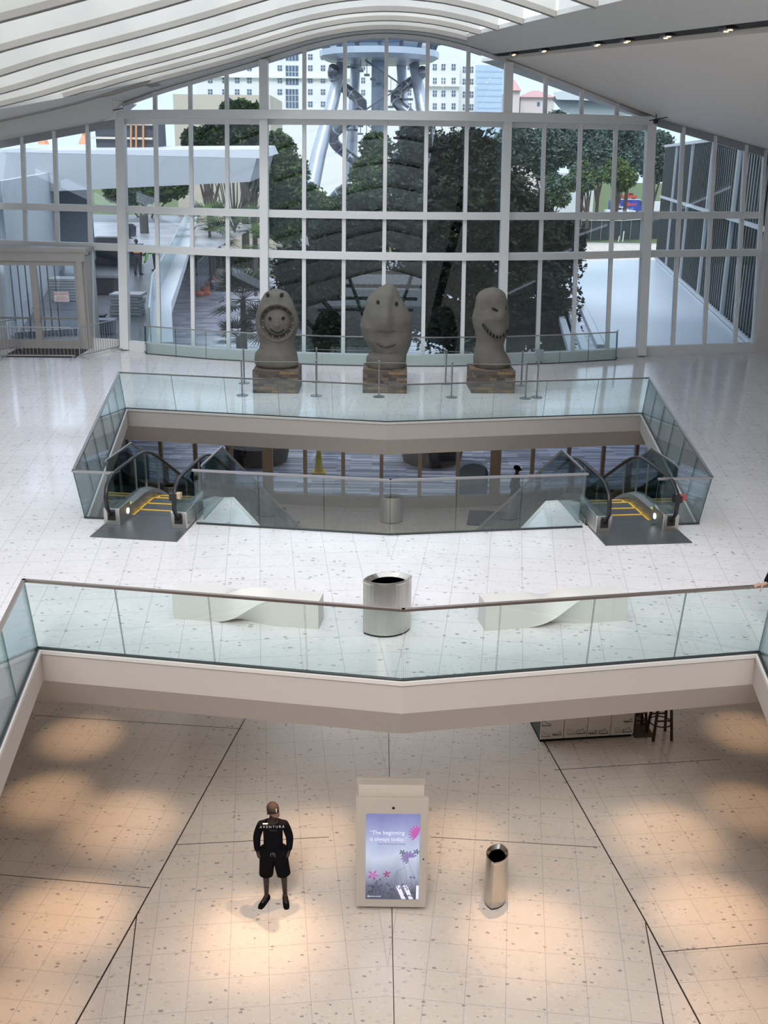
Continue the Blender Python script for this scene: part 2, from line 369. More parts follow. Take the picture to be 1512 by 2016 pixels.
# skylight frame over the baffles
FR = mat('skylight_steel', (.16, .17, .18), .5, .3)
b = MB()
for k in range(9):
    x = -13 + k * 2.1; b.box((x, 14, UF + 12.6 - abs(x) * .22), (.14, 42, .3))
for k in range(14): b.box((-4.6, -6 + k * 3.2, UF + 12.2), (19, .14, .2))
struct(b.build('skylight_frame', FR))
b = MB(); b.box((11.2, 14, UF + 10.0), (7.4, 44, .15)); b.box((-14.4, 14, UF + 10), (.3, 44, 6)); b.box((0, -8, UF + 9), (29, .2, 8)); b.box((5.5, 28, UF + 11.3), (.15, 18, 2.6)); struct(b.build('roof', WHITE))
# downlights in the dark slot
for i, (px, py) in enumerate(((985, 119), (1052, 104), (1165, 81), (1222, 70), (1300, 55), (1402, 34))):
    y = [35.6, 32.6, 28.4, 26.5, 24.3, 21.6][i]; x = xB(y) - .17; z = UF + ceil_h(x) + .06
    t = thing('recessed_spotlight', ['small recessed spotlight at the far end of the dark ceiling slot, nearest the window wall', 'recessed spotlight second from the window wall in the dark ceiling slot', 'recessed spotlight third from the window wall in the ceiling slot', 'recessed spotlight fourth from the window wall in the ceiling slot', 'recessed spotlight second nearest the camera in the ceiling slot', 'largest lit recessed spotlight, at the right frame edge of the ceiling slot'][i], 'ceiling light', (x, y, z), 0, 'spotlights in the ceiling slot')
    b = MB(); b.box((0, 0, 0), (.24, .5, .05)); b.build('housing', BLACK, t)
    for k in (-.13, .13): b = MB(); b.lathe([(.05, -.03), (.05, -.045)], (0, k, 0), 10); b.build('lens', mat('warm_lamp', (1, .8, .6), .5, emit=(1, .72, .45), estr=1.6), t)

# ------------------------------------------------------------------ glazed facade
MULL = [-14.2, -12.95, -11.7, -10.43, -9.15, -7.86, -6.57, -5.29, -4, -2.67, -1.34, 0, 1.34, 2.67, 4, 5.29, 6.57, 7.86, 9.15, 10.4, 11.62, 12.84, 13.6]
FRM = mat('facade_frame_paint', (.80, .80, .79), .42)
for i, (a, c) in enumerate(zip(MULL, MULL[1:])):
    root = sempty('window_%d' % (i + 1))
    wing = abs((a + c) / 2) > 9.15
    rows = [(.3, 3.35), (3.58, 4.64)] + ([(4.87, None)] if wing else [(4.87, 7.7), (8.0, None)])
    if c < -10.6: rows = rows[1:]
    for lo, hi in rows:
        ha = TOP(max(a, -14.2) + (.01 if a == -9.15 else 0)) if hi is None else hi; hc = TOP(c - (.01 if c == -9.15 else 0)) if hi is None else hi
        if hi is None and c == -9.15: hc = 7.7
        if min(ha, hc) <= lo: ha, hc = max(ha, lo + .02), max(hc, lo + .02)
        t = .012; b = MB()
        P = [FP(a, lo), FP(c, lo), FP(c, hc), FP(a, ha)]
        b.hexa([p + Vector((0, -t, 0)) for p in P] + [p + Vector((0, t, 0)) for p in P]); b.build('pane', FGLASS, root)
def vert(x, h0, h1, wd, dp, name, m=FRM, dy=0):
    b = MB(); b.bar(FP(x, h0, dy), FP(x, h1, dy), wd, dp, up=(0, 1, 0)); return struct(b.build(name, m))
for x in MULL:
    if abs(x) in (4, 9.15): continue
    lo = 3.4 if x < -10.5 else .28
    vert(x, lo, TOP(x), .125, .2, 'mullion', dy=-.04)
for x, wd, tp in ((-9.15, .3, 7.95), (9.15, .3, 7.95), (-4, .27, 9.5), (4, .27, 9.5)):
    vert(x, 0, tp, wd, .42, 'column', dy=-.2)
def transom(h0, h1, xs, dp, dy, name, hole=None):
    b = MB(); R = []
    for x in xs: R.append([FP(x, h0, dy), FP(x, h0, dy + dp), FP(x, h1, dy + dp), FP(x, h1, dy)])
    b.rings(R); return struct(b.build(name, FRM))
XS = [-9.15 + k * 18.3 / 28 for k in range(29)]; XL = [-14.2, -9.15]; XR = [9.15, 13.6]
transom(7.72, 8.0, XS, .55, -.5, 'trim_5'); transom(7.55, 7.72, XS, .2, -.12, 'trim_6')
n_ = 7
for h0, h1 in ((4.64, 4.87), (3.35, 3.58), (0.0, .3)):
    for q in (XS, XL if h0 > 1 else [-10.7, -9.15], XR):
        transom(h0, h1, q, .3, -.24, 'trim_%d' % n_); n_ += 1
b = MB(); xs = [-9.1 + k * 18.2 / 36 for k in range(37)]
b.rings([[FP(x, TOP(x) - .1, -.12), FP(x, TOP(x) - .1, .1), FP(x, TOP(x) + .02, .1), FP(x, TOP(x) + .02, -.12)] for x in xs]); struct(b.build('trim_%d' % n_, FRM)); n_ += 1
for q in ([-14.2, -9.3], [9.3, 13.6]):
    b = MB(); b.rings([[FP(x, TOP(x) - .22, -.12), FP(x, TOP(x) - .22, .1), FP(x, TOP(x) + .03, .1), FP(x, TOP(x) + .03, -.12)] for x in q]); struct(b.build('trim_%d' % n_, mat('bluegrey_frame', (.36, .38, .40), .5))); n_ += 1

# ------------------------------------------------------------------ double door of the vestibule
DF = mat('door_frame_taupe', (.47, .44, .41), .45)
d = sempty('door_1', (-12.2, 36.86, UF))
b = MB(); b.box((0, .0, 3.2), (3.5, .2, .32)); b.box((1.55, 0, 1.52), (.2, .2, 3.04)); b.box((-1.7, 0, 1.52), (.2, .2, 3.04)); b.box((0, .6, 3.42), (3.7, 1.5, .12)); b.box((1.68, .7, 1.6), (.08, 1.3, 3.2)); b.box((0, -.04, 3.33), (3.75, .14, .08))
b.build('door_frame', DF, d)
for s in (-1, 1):
    cx = -.07 + s * .77; lf = MB()
    for q, e in (((cx - .71, 0, 1.52), (.12, .07, 3.02)), ((cx + .71, 0, 1.52), (.12, .07, 3.02)), ((cx, 0, 2.96), (1.3, .07, .14)), ((cx, 0, .16), (1.3, .07, .3)), ((cx, .02, 1.07), (1.3, .04, .07))): lf.box(q, e)
    o = lf.build('door_leaf', DF, d)
    g = MB(); g.box((cx, 0, 1.6), (1.3, .02, 2.6)); g.build('pane', FGLASS, o)
    h = MB(); h.tube([(cx - s * .66, -.04, .95), (cx - s * .66, -.12, 1.0), (cx - s * .62, -.12, 1.4), (cx - s * .66, -.04, 1.45)], .018); h.build('door_handle', STEEL, o)
    h = MB()
    for z in (.4, 1.5, 2.6): h.box((cx + s * .76, -.05, z), (.03, .04, .14))
    h.build('hinge', DF, o)
b = MB(); b.box((-11.8, 36.0, UF + .006), (2.5, 1.75, .012)); tag(b.build('entrance_mat', mat('mat_brown', (.035, .028, .024), .9)), 'dark brown mat on the floor in front of the closed double door', 'mat')
t = thing('entry_sign', 'white notice with red lettering NO ENTRY on the right glass door', 'sign', (-11.36, 36.83, UF + 1.83))
b = MB(); b.box((0, 0, 0), (.52, .012, .34)); b.build('board', mat('sign_white', (.8, .78, .78), .5), t)
REDT = mat('sign_red', (.55, .03, .03), .5)
text('lettering', 'NO ENTRY', .125, REDT, t, (0, -.008, .09), (pi / 2, 0, 0), sx=.85)
text('lettering', 'THIS DOOR IS', .055, REDT, t, (0, -.008, -.01), (pi / 2, 0, 0)); text('lettering', 'CLOSED PLEASE USE', .05, REDT, t, (0, -.008, -.07), (pi / 2, 0, 0)); text('lettering', 'THE OTHER DOOR', .05, REDT, t, (0, -.008, -.125), (pi / 2, 0, 0))

# ------------------------------------------------------------------ glass railings
RAIL = mat('handrail_bronze', (.40, .33, .30), .3, .9)
def railing(name, label, segs, lean=.13, hgt=.95, end=None, grp=None, shoe_z=UF, rail_m=None):
    "segs: list of 2D points; panels lean outward (right-hand side of the path). each leg = (a, b, spacing, from_end)"
    root = thing(name, label, 'railing', (segs[0][0], segs[0][1], shoe_z), 0, grp)
    O = Vector((segs[0][0], segs[0][1], shoe_z))
    lo = off2(segs, .035, False); hi = off2(segs, .035 + lean, False)
    for i in range(len(segs) - 1):
        A, B, TA, TB = (Vector((lo[i].x, lo[i].y, .0)), Vector((lo[i + 1].x, lo[i + 1].y, 0)), Vector((hi[i].x, hi[i].y, hgt)), Vector((hi[i + 1].x, hi[i + 1].y, hgt)))
        A, B, TA, TB = (p - Vector((O.x, O.y, 0)) for p in (A, B, TA, TB))
        L = (B - A).length; n = max(1, round(L / 1.42)); nrm = Vector(((B - A).y, -(B - A).x, 0)).normalized() * .009
        for k in range(n):
            e = .006 / L; u, v = k / n + e, (k + 1) / n - e
            p = [A.lerp(B, u), A.lerp(B, v), TA.lerp(TB, v), TA.lerp(TB, u)]
            m = MB(); q = [m.b.verts.new(x - nrm) for x in p] + [m.b.verts.new(x + nrm) for x in p]
            for idx, mi in (((3, 2, 1, 0), 0), ((4, 5, 6, 7), 0), ((0, 1, 5, 4), 1), ((1, 2, 6, 5), 1), ((2, 3, 7, 6), 1), ((3, 0, 4, 7), 1)):
                m.b.faces.new([q[j] for j in idx]).material_index = mi
            m.build('glass_panel', [RGLASS, EDGE], root)
        m = MB(); m.bar(A + Vector((0, 0, .012)), B + Vector((0, 0, .012)), .05, .028); m.build('base_shoe', SHOE, root)
    m = MB()
    for i in range(len(segs) - 1):
        a = Vector((hi[i].x - O.x, hi[i].y - O.y, hgt + .01)); c = Vector((hi[i + 1].x - O.x, hi[i + 1].y - O.y, hgt + .01)); e = (c - a).normalized() * .02
        m.bar(a - e, c + e, .055, .035)
    m.build('handrail', rail_m or RAIL, root)
    return root
railing('glass_railing', 'long glass railing nearest the camera, bent at its middle above the lobby', [(3.9, 4.2), (5.24, 13.19), (.27, 12.24), (-4.75, 13.05), (-3.5, 4.2)])
GRS = mat('handrail_steel', (.42, .40, .40), .3, .9)
railing('glass_railing', 'glass railing wrapping the far side and both ends of the escalator well', [(5.05, 18.62), (5.95, 18.74), (6.98, 27.81), (.05, 26.48), (-7.02, 27.68), (-5.63, 18.66), (-5.0, 18.6)], rail_m=GRS)
railing('glass_railing', 'low bent glass railing between the two escalators, closest to the white benches', [(-3.5, 18.42), (.11, 17.93), (3.72, 18.48)], lean=.05, hgt=1.05, rail_m=GRS)
fr = [(CX + x, FB(x) - .55) for x in (8.05, 6, 4, 2, 0, -2, -4, -6, -8.2)]
fr = [(CX + 8.2, FB(8.2) - .1)] + fr + [(CX - 8.35, FB(8.2) - .1)]
railing('glass_railing', 'curved glass railing along the foot of the window wall behind the head sculptures', [(p[0], p[1]) for p in fr][::-1], lean=-.04, rail_m=GRS)

# ------------------------------------------------------------------ escalators
def ez(y):
    if y < .8: return 0.0
    if y < 2.0: return -.5774 * (y - .8) ** 2 / 2.4
    z = -.5774 * .6 - .5774 * (y - 2.0)
    return max(z, -4.4)
YEND = 2.0 + (4.4 - .5774 * .6) / .5774
def escalator(loc, rz, label, side):
    t = thing('escalator', label, 'escalator', loc, rz, 'escalators down to the lobby')
    b = MB(); b.box((0, -.62, .008), (1.62, 1.26, .016)); b.build('landing_plate', mat('landing_plate_steel', (.13, .14, .15), .38, .6, bump=.15, bscale=150), t)
    ys = [-.05, .4, .8, 1.1, 1.4, 1.7, 2.0] + [2.0 + (YEND - 2) * k / 8 for k in range(1, 9)] + [YEND + .8]
    for s in (-1, 1):
        b = MB(); b.rings([[Vector((s * .5, y, ez(y) - .35)), Vector((s * .8, y, ez(y) - .35)), Vector((s * .8, y, ez(y) + .14)), Vector((s * .72, y, ez(y) + .24)), Vector((s * .52, y, ez(y) + .20)), Vector((s * .5, y, ez(y) + .12))] for y in ys])
        dk = b.build('deck', mat('escalator_deck_steel', (.42, .42, .42), .35, .9), t)
        b = MB(); b.box((s * .64, -.33, .17), (.32, .56, .34)); nb = b.build('newel_base', STEEL, t, bevel=.02)
        b = MB(); b.box((s * .64, -.62, .2), (.14, .03, .17)); b.build('handrail_inlet', DARKIN, nb)
        b = MB(); b.box((s * .8, .0, -.42), (.0, .0, .0))
        b.b.free(); b = MB()
        b.rings([[Vector((s * .81, y, ez(y) - .9)), Vector((s * .81, y, ez(y) + .1)), Vector((s * .83, y, ez(y) + .1)), Vector((s * .83, y, ez(y) - .9))] for y in ys[:-1]])
        b.build('truss_cladding', mat('truss_grey', (.28, .28, .29), .4, .4), t)
        # glass balustrade with rounded newel
        b = MB(); P = []
        arc = [(-.35 - .40 * sin(a), .55 - .36 * cos(a)) for a in [pi * k / 8 for k in range(1, 9)]]
        lo_, hi_ = [], []
        for y, z in arc[:4]: lo_.append((y, z))
        fl = [Vector((s * .64, y, z)) for y, z in arc]
        n_ = Vector((s * .006, 0, 0)); fan = fl + [Vector((s * .64, -.05, .91)), Vector((s * .64, -.05, .24)), Vector((s * .64, -.35, .24))]
        b.rings([[p - n_ for p in fan], [p + n_ for p in fan]])
        b.build('glass_panel', EGLASS, t)
        yy = [-.04, .75, 1.3, 2.0] + [2.0 + (YEND - 2) * k / 6 for k in range(1, 7)] + [YEND + .5]
        for a, c in zip(yy, yy[1:]):
            sub = [lerp(a, c, k / 4) for k in range(5)]; e = .004
            sub[0] += e; sub[-1] -= e; b = MB()
            b.rings([[Vector((s * .634, y, ez(y) + .24)), Vector((s * .646, y, ez(y) + .24)), Vector((s * .646, y, ez(y) + .92)), Vector((s * .634, y, ez(y) + .92))] for y in sub])
            b.build('glass_panel', EGLASS, t)
            b = MB(); b.box((s * .64, c, ez(c) + .58), (.02, .012, .68)); b.build('glass_clamp', STEEL, t)
        pts = [(s * .64, -.48, .2), (s * .64, -.66, .24), (s * .64, -.80, .42), (s * .64, -.82, .62), (s * .64, -.72, .82), (s * .64, -.5, .94), (s * .64, -.2, .96)] + [(s * .64, y, ez(y) + .96) for y in ys[1:]]
        b = MB(); R = []
        for i, p in enumerate(pts):
            p = Vector(p); q = Vector(pts[min(i + 1, len(pts) - 1)]) - Vector(pts[max(i - 1, 0)]); q.normalize(); nz = Vector((0, -q.z, q.y)); nx = Vector((1, 0, 0))
            R.append([p + nx * (.042 * cos(k * pi / 4)) + nz * (.028 * sin(k * pi / 4)) for k in range(8)])
        b.rings(R); b.build('handrail', BLACK, t, smooth=True)
        # outer glass guard
        gx = s * .93; off = 1.35; b = MB()
        gy = [.0, .7, 1.35] + [1.35 + (YEND - .6) * k / 5 for k in range(1, 6)]
        def gz(y): return 0 if y < off else -.5774 * (y - off)
        b.rings([[Vector((gx - .006, y, max(gz(y), -4.35) + .0)), Vector((gx + .006, y, max(gz(y), -4.35))), Vector((gx + .006, y, gz(y) + 1.04)), Vector((gx - .006, y, gz(y) + 1.04))] for y in gy])
        b.build('guard_panel', EGLASS, t)
        b = MB(); b.bar((gx, 0, 1.06), (gx, off, 1.06), .035, .035); b.bar((gx, off, 1.06), (gx, gy[-1], gz(gy[-1]) + 1.06), .035, .035); b.build('guard_rail', GRS, t)
    for k in range(22):
        y = .02 + .4 * k
        if y > YEND + .3: break
        b = MB(); z = ez(y + .2); b.box((0, y + .2, z - .12), (.99, .392, .22)); b.box((0, y + .385, z - .004), (.99, .03, .014), mi=1)
        for s in (-1, 1): b.box((s * .478, y + .2, z - .004), (.034, .39, .014), mi=1)
        b.build('step', [TREAD, YELL], t)
    b = MB(); s = side
    b.tube([(s * .48, -.2, .17), (s * .472, -.2, .17)], .055, 16); b.build('comb_light', mat('lamp_white', (1, 1, .95), .5, emit=(1, .98, .9), estr=5), t)
    b = MB(); b.hexa([(s * .535, -.02, .203), (s * .70, -.02, .238), (s * .70, .2, .238), (s * .535, .2, .203), (s * .535, -.02, .208), (s * .70, -.02, .243), (s * .70, .2, .243), (s * .535, .2, .208)]); b.build('warning_label', mat('label_yellow_green', (.62, .66, .18), .5), t)
    b = MB(); s2 = side if side > 0 else side
    xb_ = .64
    b.box((xb_ + .0, -.78, .70), (.14, .16, .13)); bx = b.build('handrail_clip', BLACK, t)
    b = MB(); b.box((xb_ + .09, -.79, .72), (.09, .12, .10)); b.build('tag', mat('clip_red' if side > 0 else 'clip_tan', (.35, .06, .05) if side > 0 else (.45, .33, .22), .5), bx)
    return t
escalator((-4.33, 18.74, UF), radians(-7.2), 'escalator on the left of the well, going down beside the left glass side rail', -1)
escalator((4.62, 18.80, UF), radians(7.0), 'escalator on the right of the well, going down beside the right glass side rail', 1)

# ------------------------------------------------------------------ lower level glass front and what stands there
LF = lambda x: 32.75 + .026 * x * x
k_ = 30
def lfront():
    xs = [-.1 + k * 1.255 for k in range(-9, 10)]
    for a, c in zip(xs, xs[1:]):
        global k_
        dark = abs((a + c) / 2) > 9
        b = MB(); b.hexa([(a, LF(a), .36), (c, LF(c), .36), (c, LF(c) + .02, .36), (a, LF(a) + .02, .36), (a, LF(a), 3.4), (c, LF(c), 3.4), (c, LF(c) + .02, 3.4), (a, LF(a) + .02, 3.4)])
        struct(b.build('window_%d' % k_, FGLASS)); k_ += 1
    for i, x in enumerate(xs):
        wd = .34 if i in (6, 12) else (.16 if i in (4, 5, 7, 13, 14, 11) and 0 else .12)
        b = MB(); b.box((x, LF(x), 1.75), (wd, .2, 3.5)); struct(b.build('mullion', CREAMF))
    b = MB(); b.rings([[Vector((x, LF(x) - .14, 0)), Vector((x, LF(x) + .12, 0)), Vector((x, LF(x) + .12, .36)), Vector((x, LF(x) - .14, .36))] for x in xs]); struct(b.build('baseboard_back', CREAMF))
    b = MB(); b.box((-13.05, 34.6, 1.75), (3, .2, 3.5)); b.box((13.0, 34.6, 1.75), (3.1, .2, 3.5)); struct(b.build('wall_lower_back', mat('wall_taupe', (.35, .31, .28), .6)))
lfront()
for p, q, lab in (((-3.48, 31.72), 8, 'dark entrance mat at the foot of the left escalator in the lower lobby'), ((3.05, 31.7), -8, 'dark entrance mat at the foot of the right escalator in the lower lobby')):
    b = MB(); b.box((0, 0, .008), (1.9, 1.5, .016)); o = b.build('floor_mat', mat('mat_dark', (.03, .03, .035), .9)); o.location = (p[0] + (-.6 if p[0] < 0 else .6), p[1] - .1, 0); o.rotation_euler = (0, 0, radians(q)); tag(o, lab, 'mat', 'floor mats in the lower lobby')

def leaf(L, W, n=14):
    "pointed oval outline, long axis x"
    h = W / 2; R = (L * L / 4 + h * h) / (2 * h); a = math.asin(L / 2 / R); out = []
    for k in range(n): t = lerp(-a, a, k / n); out.append((R * sin(t), R * cos(t) - (R - h)))
    for k in range(n): t = lerp(a, -a, k / n); out.append((R * sin(t), -(R * cos(t) - (R - h))))
    # soften the two tips
    return out
def bin_(L, W, H, loc, rz, label, grp):
    t = thing('trash_bin', label, 'trash can', loc, rz, grp)
    def ring(k, z, dz=0): return [Vector((x * k, y * (1 - (1 - k) * L / W * .6), z)) for x, y in leaf(L, W)]
    b = MB(); b.rings([ring(.97, 0), ring(.97, .03)]); b.build('foot', BLACK, t)
    b = MB(); b.rings([ring(.985, .03), ring(1, .05), ring(1, H - .05)]); b.build('body', STEEL, t)
    b = MB(); b.rings([ring(1.01, H - .05), ring(1.015, H - .02), ring(1.0, H), ring(.96, H), ring(.66, H - .06)], 0, True, False); b.build('rim', mat('polished_steel', (.62, .58, .54), .2, 1), t)
    b = MB(); b.rings([ring(.665, H - .055), ring(.62, H - .30)], 0, False, True); b.build('opening', mat('liner_black', (.012, .012, .014), .4), t)
    return t
a = atz(718, 1246, UF); c = atz(805, 1237, UF)
bin_(.72, .44, .84, ((a.x + c.x) / 2, (a.y + c.y) / 2 - .02, UF), atan2(c.y - a.y, c.x - a.x), 'wide brushed steel leaf-shaped bin between the two white benches', None)
a = atz(986, 1658, .87); c = atz(971.7, 1701, .87)
bin_(.50, .335, .87, ((a.x + c.x) / 2, (a.y + c.y) / 2, 0), atan2(c.y - a.y, c.x - a.x), 'narrow steel leaf-shaped bin on the lobby floor right of the kiosk', None)
bin_(.72, .44, .86, (.24, 31.25, 0), .1, 'steel bin in the lower lobby seen through the glass of the escalator well', None)

# ------------------------------------------------------------------ twisted white benches
def bench(loc, rz, label):
    n = 48; b = MB(); L, Dp, H = 2.2, .38, .42; R = []
    for i in range(n + 1):
        s = i / n; tt = max(0, min(1, (s - .27) / .46)); tt = tt * tt * (3 - 2 * tt); a = -tt * pi / 2
        w_, h_ = lerp(Dp, H, tt), lerp(H, Dp, tt)
        sec = []
        for (p, q) in ((-1, -1), (0, -1), (1, -1), (1, 0), (1, 1), (0, 1), (-1, 1), (-1, 0)):
            y, z = p * w_ / 2, q * h_ / 2; sec.append(Vector((s * L - L / 2, y * cos(a) - z * sin(a), H / 2 + y * sin(a) + z * cos(a))))
        R.append(sec)
    lowest = min(v.z for r in R for v in r)
    b.rings(R); o = b.build('twisted_bench', mat('bench_white', (.60, .59, .565), .5), smooth=True)
    e = o.modifiers.new('edges', 'EDGE_SPLIT'); e.split_angle = radians(40)
    o.location = (loc[0], loc[1], UF + .0); o.rotation_euler = (0, 0, rz); return tag(o, label, 'bench', 'twisted white benches')
def between(p, q, dp):
    a = atz(*p, UF); c = atz(*q, UF); r = atan2(c.y - a.y, c.x - a.x); m = (a + c) / 2
    return (m.x - sin(r) * dp, m.y + cos(r) * dp), r
l, r = between((343, 1218), (625, 1239), .19); bench(l, r, 'white bench with a twisted middle, left of the wide steel bin')
l, r = between((960, 1242), (1229, 1222), .19); bench(l, r, 'white bench with a twisted middle, right of the wide steel bin')

# ------------------------------------------------------------------ digital kiosk
KW = mat('kiosk_white', (.47, .43, .385), .4)
kx0, kx1, ky = -.36, .71, 13.12
t = thing('digital_kiosk', 'tall white double-sided screen kiosk showing a purple flower picture, on the lobby floor', 'kiosk', ((kx0 + kx1) / 2, ky + .28, 0)); O = Vector(t.location)
W_ = kx1 - kx0
b = MB(); b.box((0, 0, .05), (.8, .36, .1)); b.build('plinth', mat('kiosk_plinth', (.30, .27, .25), .5), t)
b = MB(); b.box((0, -.25, 1.065), (W_, .07, 1.93)); fp = b.build('front_panel', KW, t, bevel=.006)
b = MB(); b.box((-.02, .25, 1.065), (W_ - .03, .07, 1.93)); b.build('rear_panel', KW, t, bevel=.006)
b = MB(); R = []
for k in range(9):
    y = lerp(-.215, .215, k / 8); z = 1.93 - .10 * sin(pi * k / 8); R.append([Vector((-W_ / 2 + .03, y, .1)), Vector((W_ / 2 - .05, y, .1)), Vector((W_ / 2 - .05, y, z)), Vector((-W_ / 2 + .03, y, z))])
b.rings(R); b.build('core', KW, t)
for x in (-.25, .2):
    b = MB(); b.box((x, -.12, 1.872), (.11, .05, .012)); b.build('vent', mat('kiosk_vent', (.36, .32, .28), .6), t)
P = [aty(px, py, ky - .01) - O for px, py in ((721, 1602), (828, 1603), (824, 1771), (719, 1770))]
sx0 = (P[0].x + P[3].x) / 2; sx1 = (P[1].x + P[2].x) / 2; sz1 = P[0].z; sz0 = P[2].z; sy = -.288
b = MB(); b.tube([((sx0 + sx1) / 2, -.286, sz1 + .10), ((sx0 + sx1) / 2, -.29, sz1 + .10)], .022, 16); b.build('camera_lens', DARKIN, fp)
b = MB(); b.tube([(sx1 + .06, -.286, (sz0 + sz1) / 2 - .03), (sx1 + .06, -.29, (sz0 + sz1) / 2 - .03)], .013, 12); b.build('sensor', DARKIN, fp)
m = bpy.data.materials.new('screen_picture'); m.use_nodes = True; g = NG(m); n = m.node_tree; bs = n.nodes['Principled BSDF']
tcn = n.nodes.new('ShaderNodeTexCoord'); sp = n.nodes.new('ShaderNodeSeparateXYZ'); n.links.new(tcn.outputs['Generated'], sp.inputs[0])
rp = n.nodes.new('ShaderNodeValToRGB'); e = rp.color_ramp.elements; e[0].position = 0; e[0].color = (.06, .07, .12, 1); e[1].position = 1; e[1].color = (.20, .21, .46, 1)
for p_, c_ in ((.14, (.12, .13, .20)), (.3, (.33, .36, .50)), (.5, (.55, .62, .78)), (.72, (.36, .41, .66))): k = e.new(p_); k.color = (*c_, 1)
ns = n.nodes.new('ShaderNodeTexNoise'); ns.inputs['Scale'].default_value = 2.2; n.links.new(tcn.outputs['Generated'], ns.inputs['Vector'])
n.links.new(g.m('ADD', sp.outputs[2], g.m('MULTIPLY', g.m('SUBTRACT', ns.outputs['Fac'], .5), .35)), rp.inputs[0])
bs.inputs['Base Color'].default_value = (.02, .02, .02, 1); bs.inputs['Roughness'].default_value = .2
n.links.new(rp.outputs[0], bs.inputs['Emission Color']); bs.inputs['Emission Strength'].default_value = 1.0
b = MB(); b.box(((sx0 + sx1) / 2, -.287, (sz0 + sz1) / 2), (sx1 - sx0, .006, sz1 - sz0)); scr = b.build('screen', m, t)
def em(name, c, s_=1): return mat(name, (.02, .02, .02), .3, emit=c, estr=s_)
WT = em('screen_white', (.85, .82, 1.0), 1); STEM = em('screen_stem', (.05, .05, .10)); PINK = em('screen_pink', (.52, .10, .42)); MAG = em('screen_magenta', (.30, .02, .16)); LILAC = em('screen_lilac', (.25, .20, .42)); GREYT = em('screen_greytext', (.12, .12, .2))
def SP(u, v, o=0): return Vector((lerp(sx0, sx1, u), -.2915 - o, lerp(sz1, sz0, v)))
sw = sx1 - sx0
text('caption', '\u201cThe beginning', .098, WT, scr, SP(.39, .215), (pi / 2, 0, 0), sx=.88); text('caption', 'is always today.\u201d', .098, WT, scr, SP(.42, .29), (pi / 2, 0, 0), sx=.86)
text('caption', 'Mary Wollstonecraft Shelley', .036, GREYT, scr, SP(.48, .345), (pi / 2, 0, 0)); text('caption', '@aventuramall', .034, WT, scr, SP(.16, .965), (pi / 2, 0, 0))
b = MB()
for q in (((.56, .83), (.64, .83), (.76, .995), (.68, .995)), ((.70, .83), (.78, .83), (.90, .995), (.82, .995)), ((.95, .83), (1.0, .83), (1.0, .995), (.95, .995))):
    pts = [SP(*c) for c in q]; b.hexa([p for p in pts] + [p + Vector((0, -.001, 0)) for p in pts])
b.build('logo', WT, scr)
random.seed(3)
b = MB()
def stem(pts, wd=.003):
    ps = [SP(*p) for p in pts]
    for p, q in zip(ps, ps[1:]): b.bar(p, q, wd, .0012, up=(0, 1, 0))
stem([(.98, .27), (1.0, .38), (.99, .6), (.97, .98)]); stem([(.78, .53), (.86, .66), (.95, .8), (1, .84)]); stem([(.68, .5), (.76, .7), (.8, .98)]); stem([(.95, .45), (.97, .7)]); stem([(.72, .62), (.6, .66), (.5, .75), (.42, .95)])
stem([(.38, .72), (.45, .84), (.5, .98)]); stem([(.6, .66), (.55, .8), (.5, .98)])
for i in range(44):
    u = random.uniform(.15, .98); v0 = random.uniform(.98, 1.0); v1 = random.uniform(.68, .9) + (.06 if u < .4 else 0); stem([(u, v0), (u + random.uniform(-.08, .08), (v0 + v1) / 2), (min(.99, max(.05, u + random.uniform(-.14, .14))), v1)], .0022)
b.build('stems', STEM, scr)
def petals(name, m_, u, v, n, L, w_, a0, a1):
    b = MB()
    for k in range(n):
        a = radians(lerp(a0, a1, k / max(1, n - 1))); c = SP(u, v, .0015); d_ = Vector((cos(a), 0, sin(a))); p = Vector((-sin(a), 0, cos(a)))
        pts = [c, c + d_ * L * .5 + p * w_, c + d_ * L + p * w_ * .5, c + d_ * L - p * w_ * .5, c + d_ * L * .5 - p * w_]
        pts = [Vector((min(max(q.x, sx0), sx1), q.y, q.z)) for q in pts]
        b.rings([pts, [q + Vector((0, -.0008, 0)) for q in pts]])
    b.build(name, m_, scr)
petals('flower', PINK, .97, .22, 8, .15, .018, 80, 230); petals('flower', LILAC, .80, .50, 9, .12, .022, 20, 250); petals('flower', PINK, .14, .71, 5, .09, .018, 60, 350)
petals('flower', MAG, .40, .70, 5, .06, .014, 40, 300); petals('flower', STEM, .68, .44, 5, .05, .011, 60, 350); petals('flower', STEM, .94, .43, 5, .05, .011, 0, 300); petals('flower', STEM, .1, .9, 5, .05, .01, 200, 400)
for i in range(34): petals('seed_head', STEM, random.uniform(.05, .97), random.uniform(.72, .97), 4, random.uniform(.015, .035), .006, random.uniform(0, 90), random.uniform(180, 340))

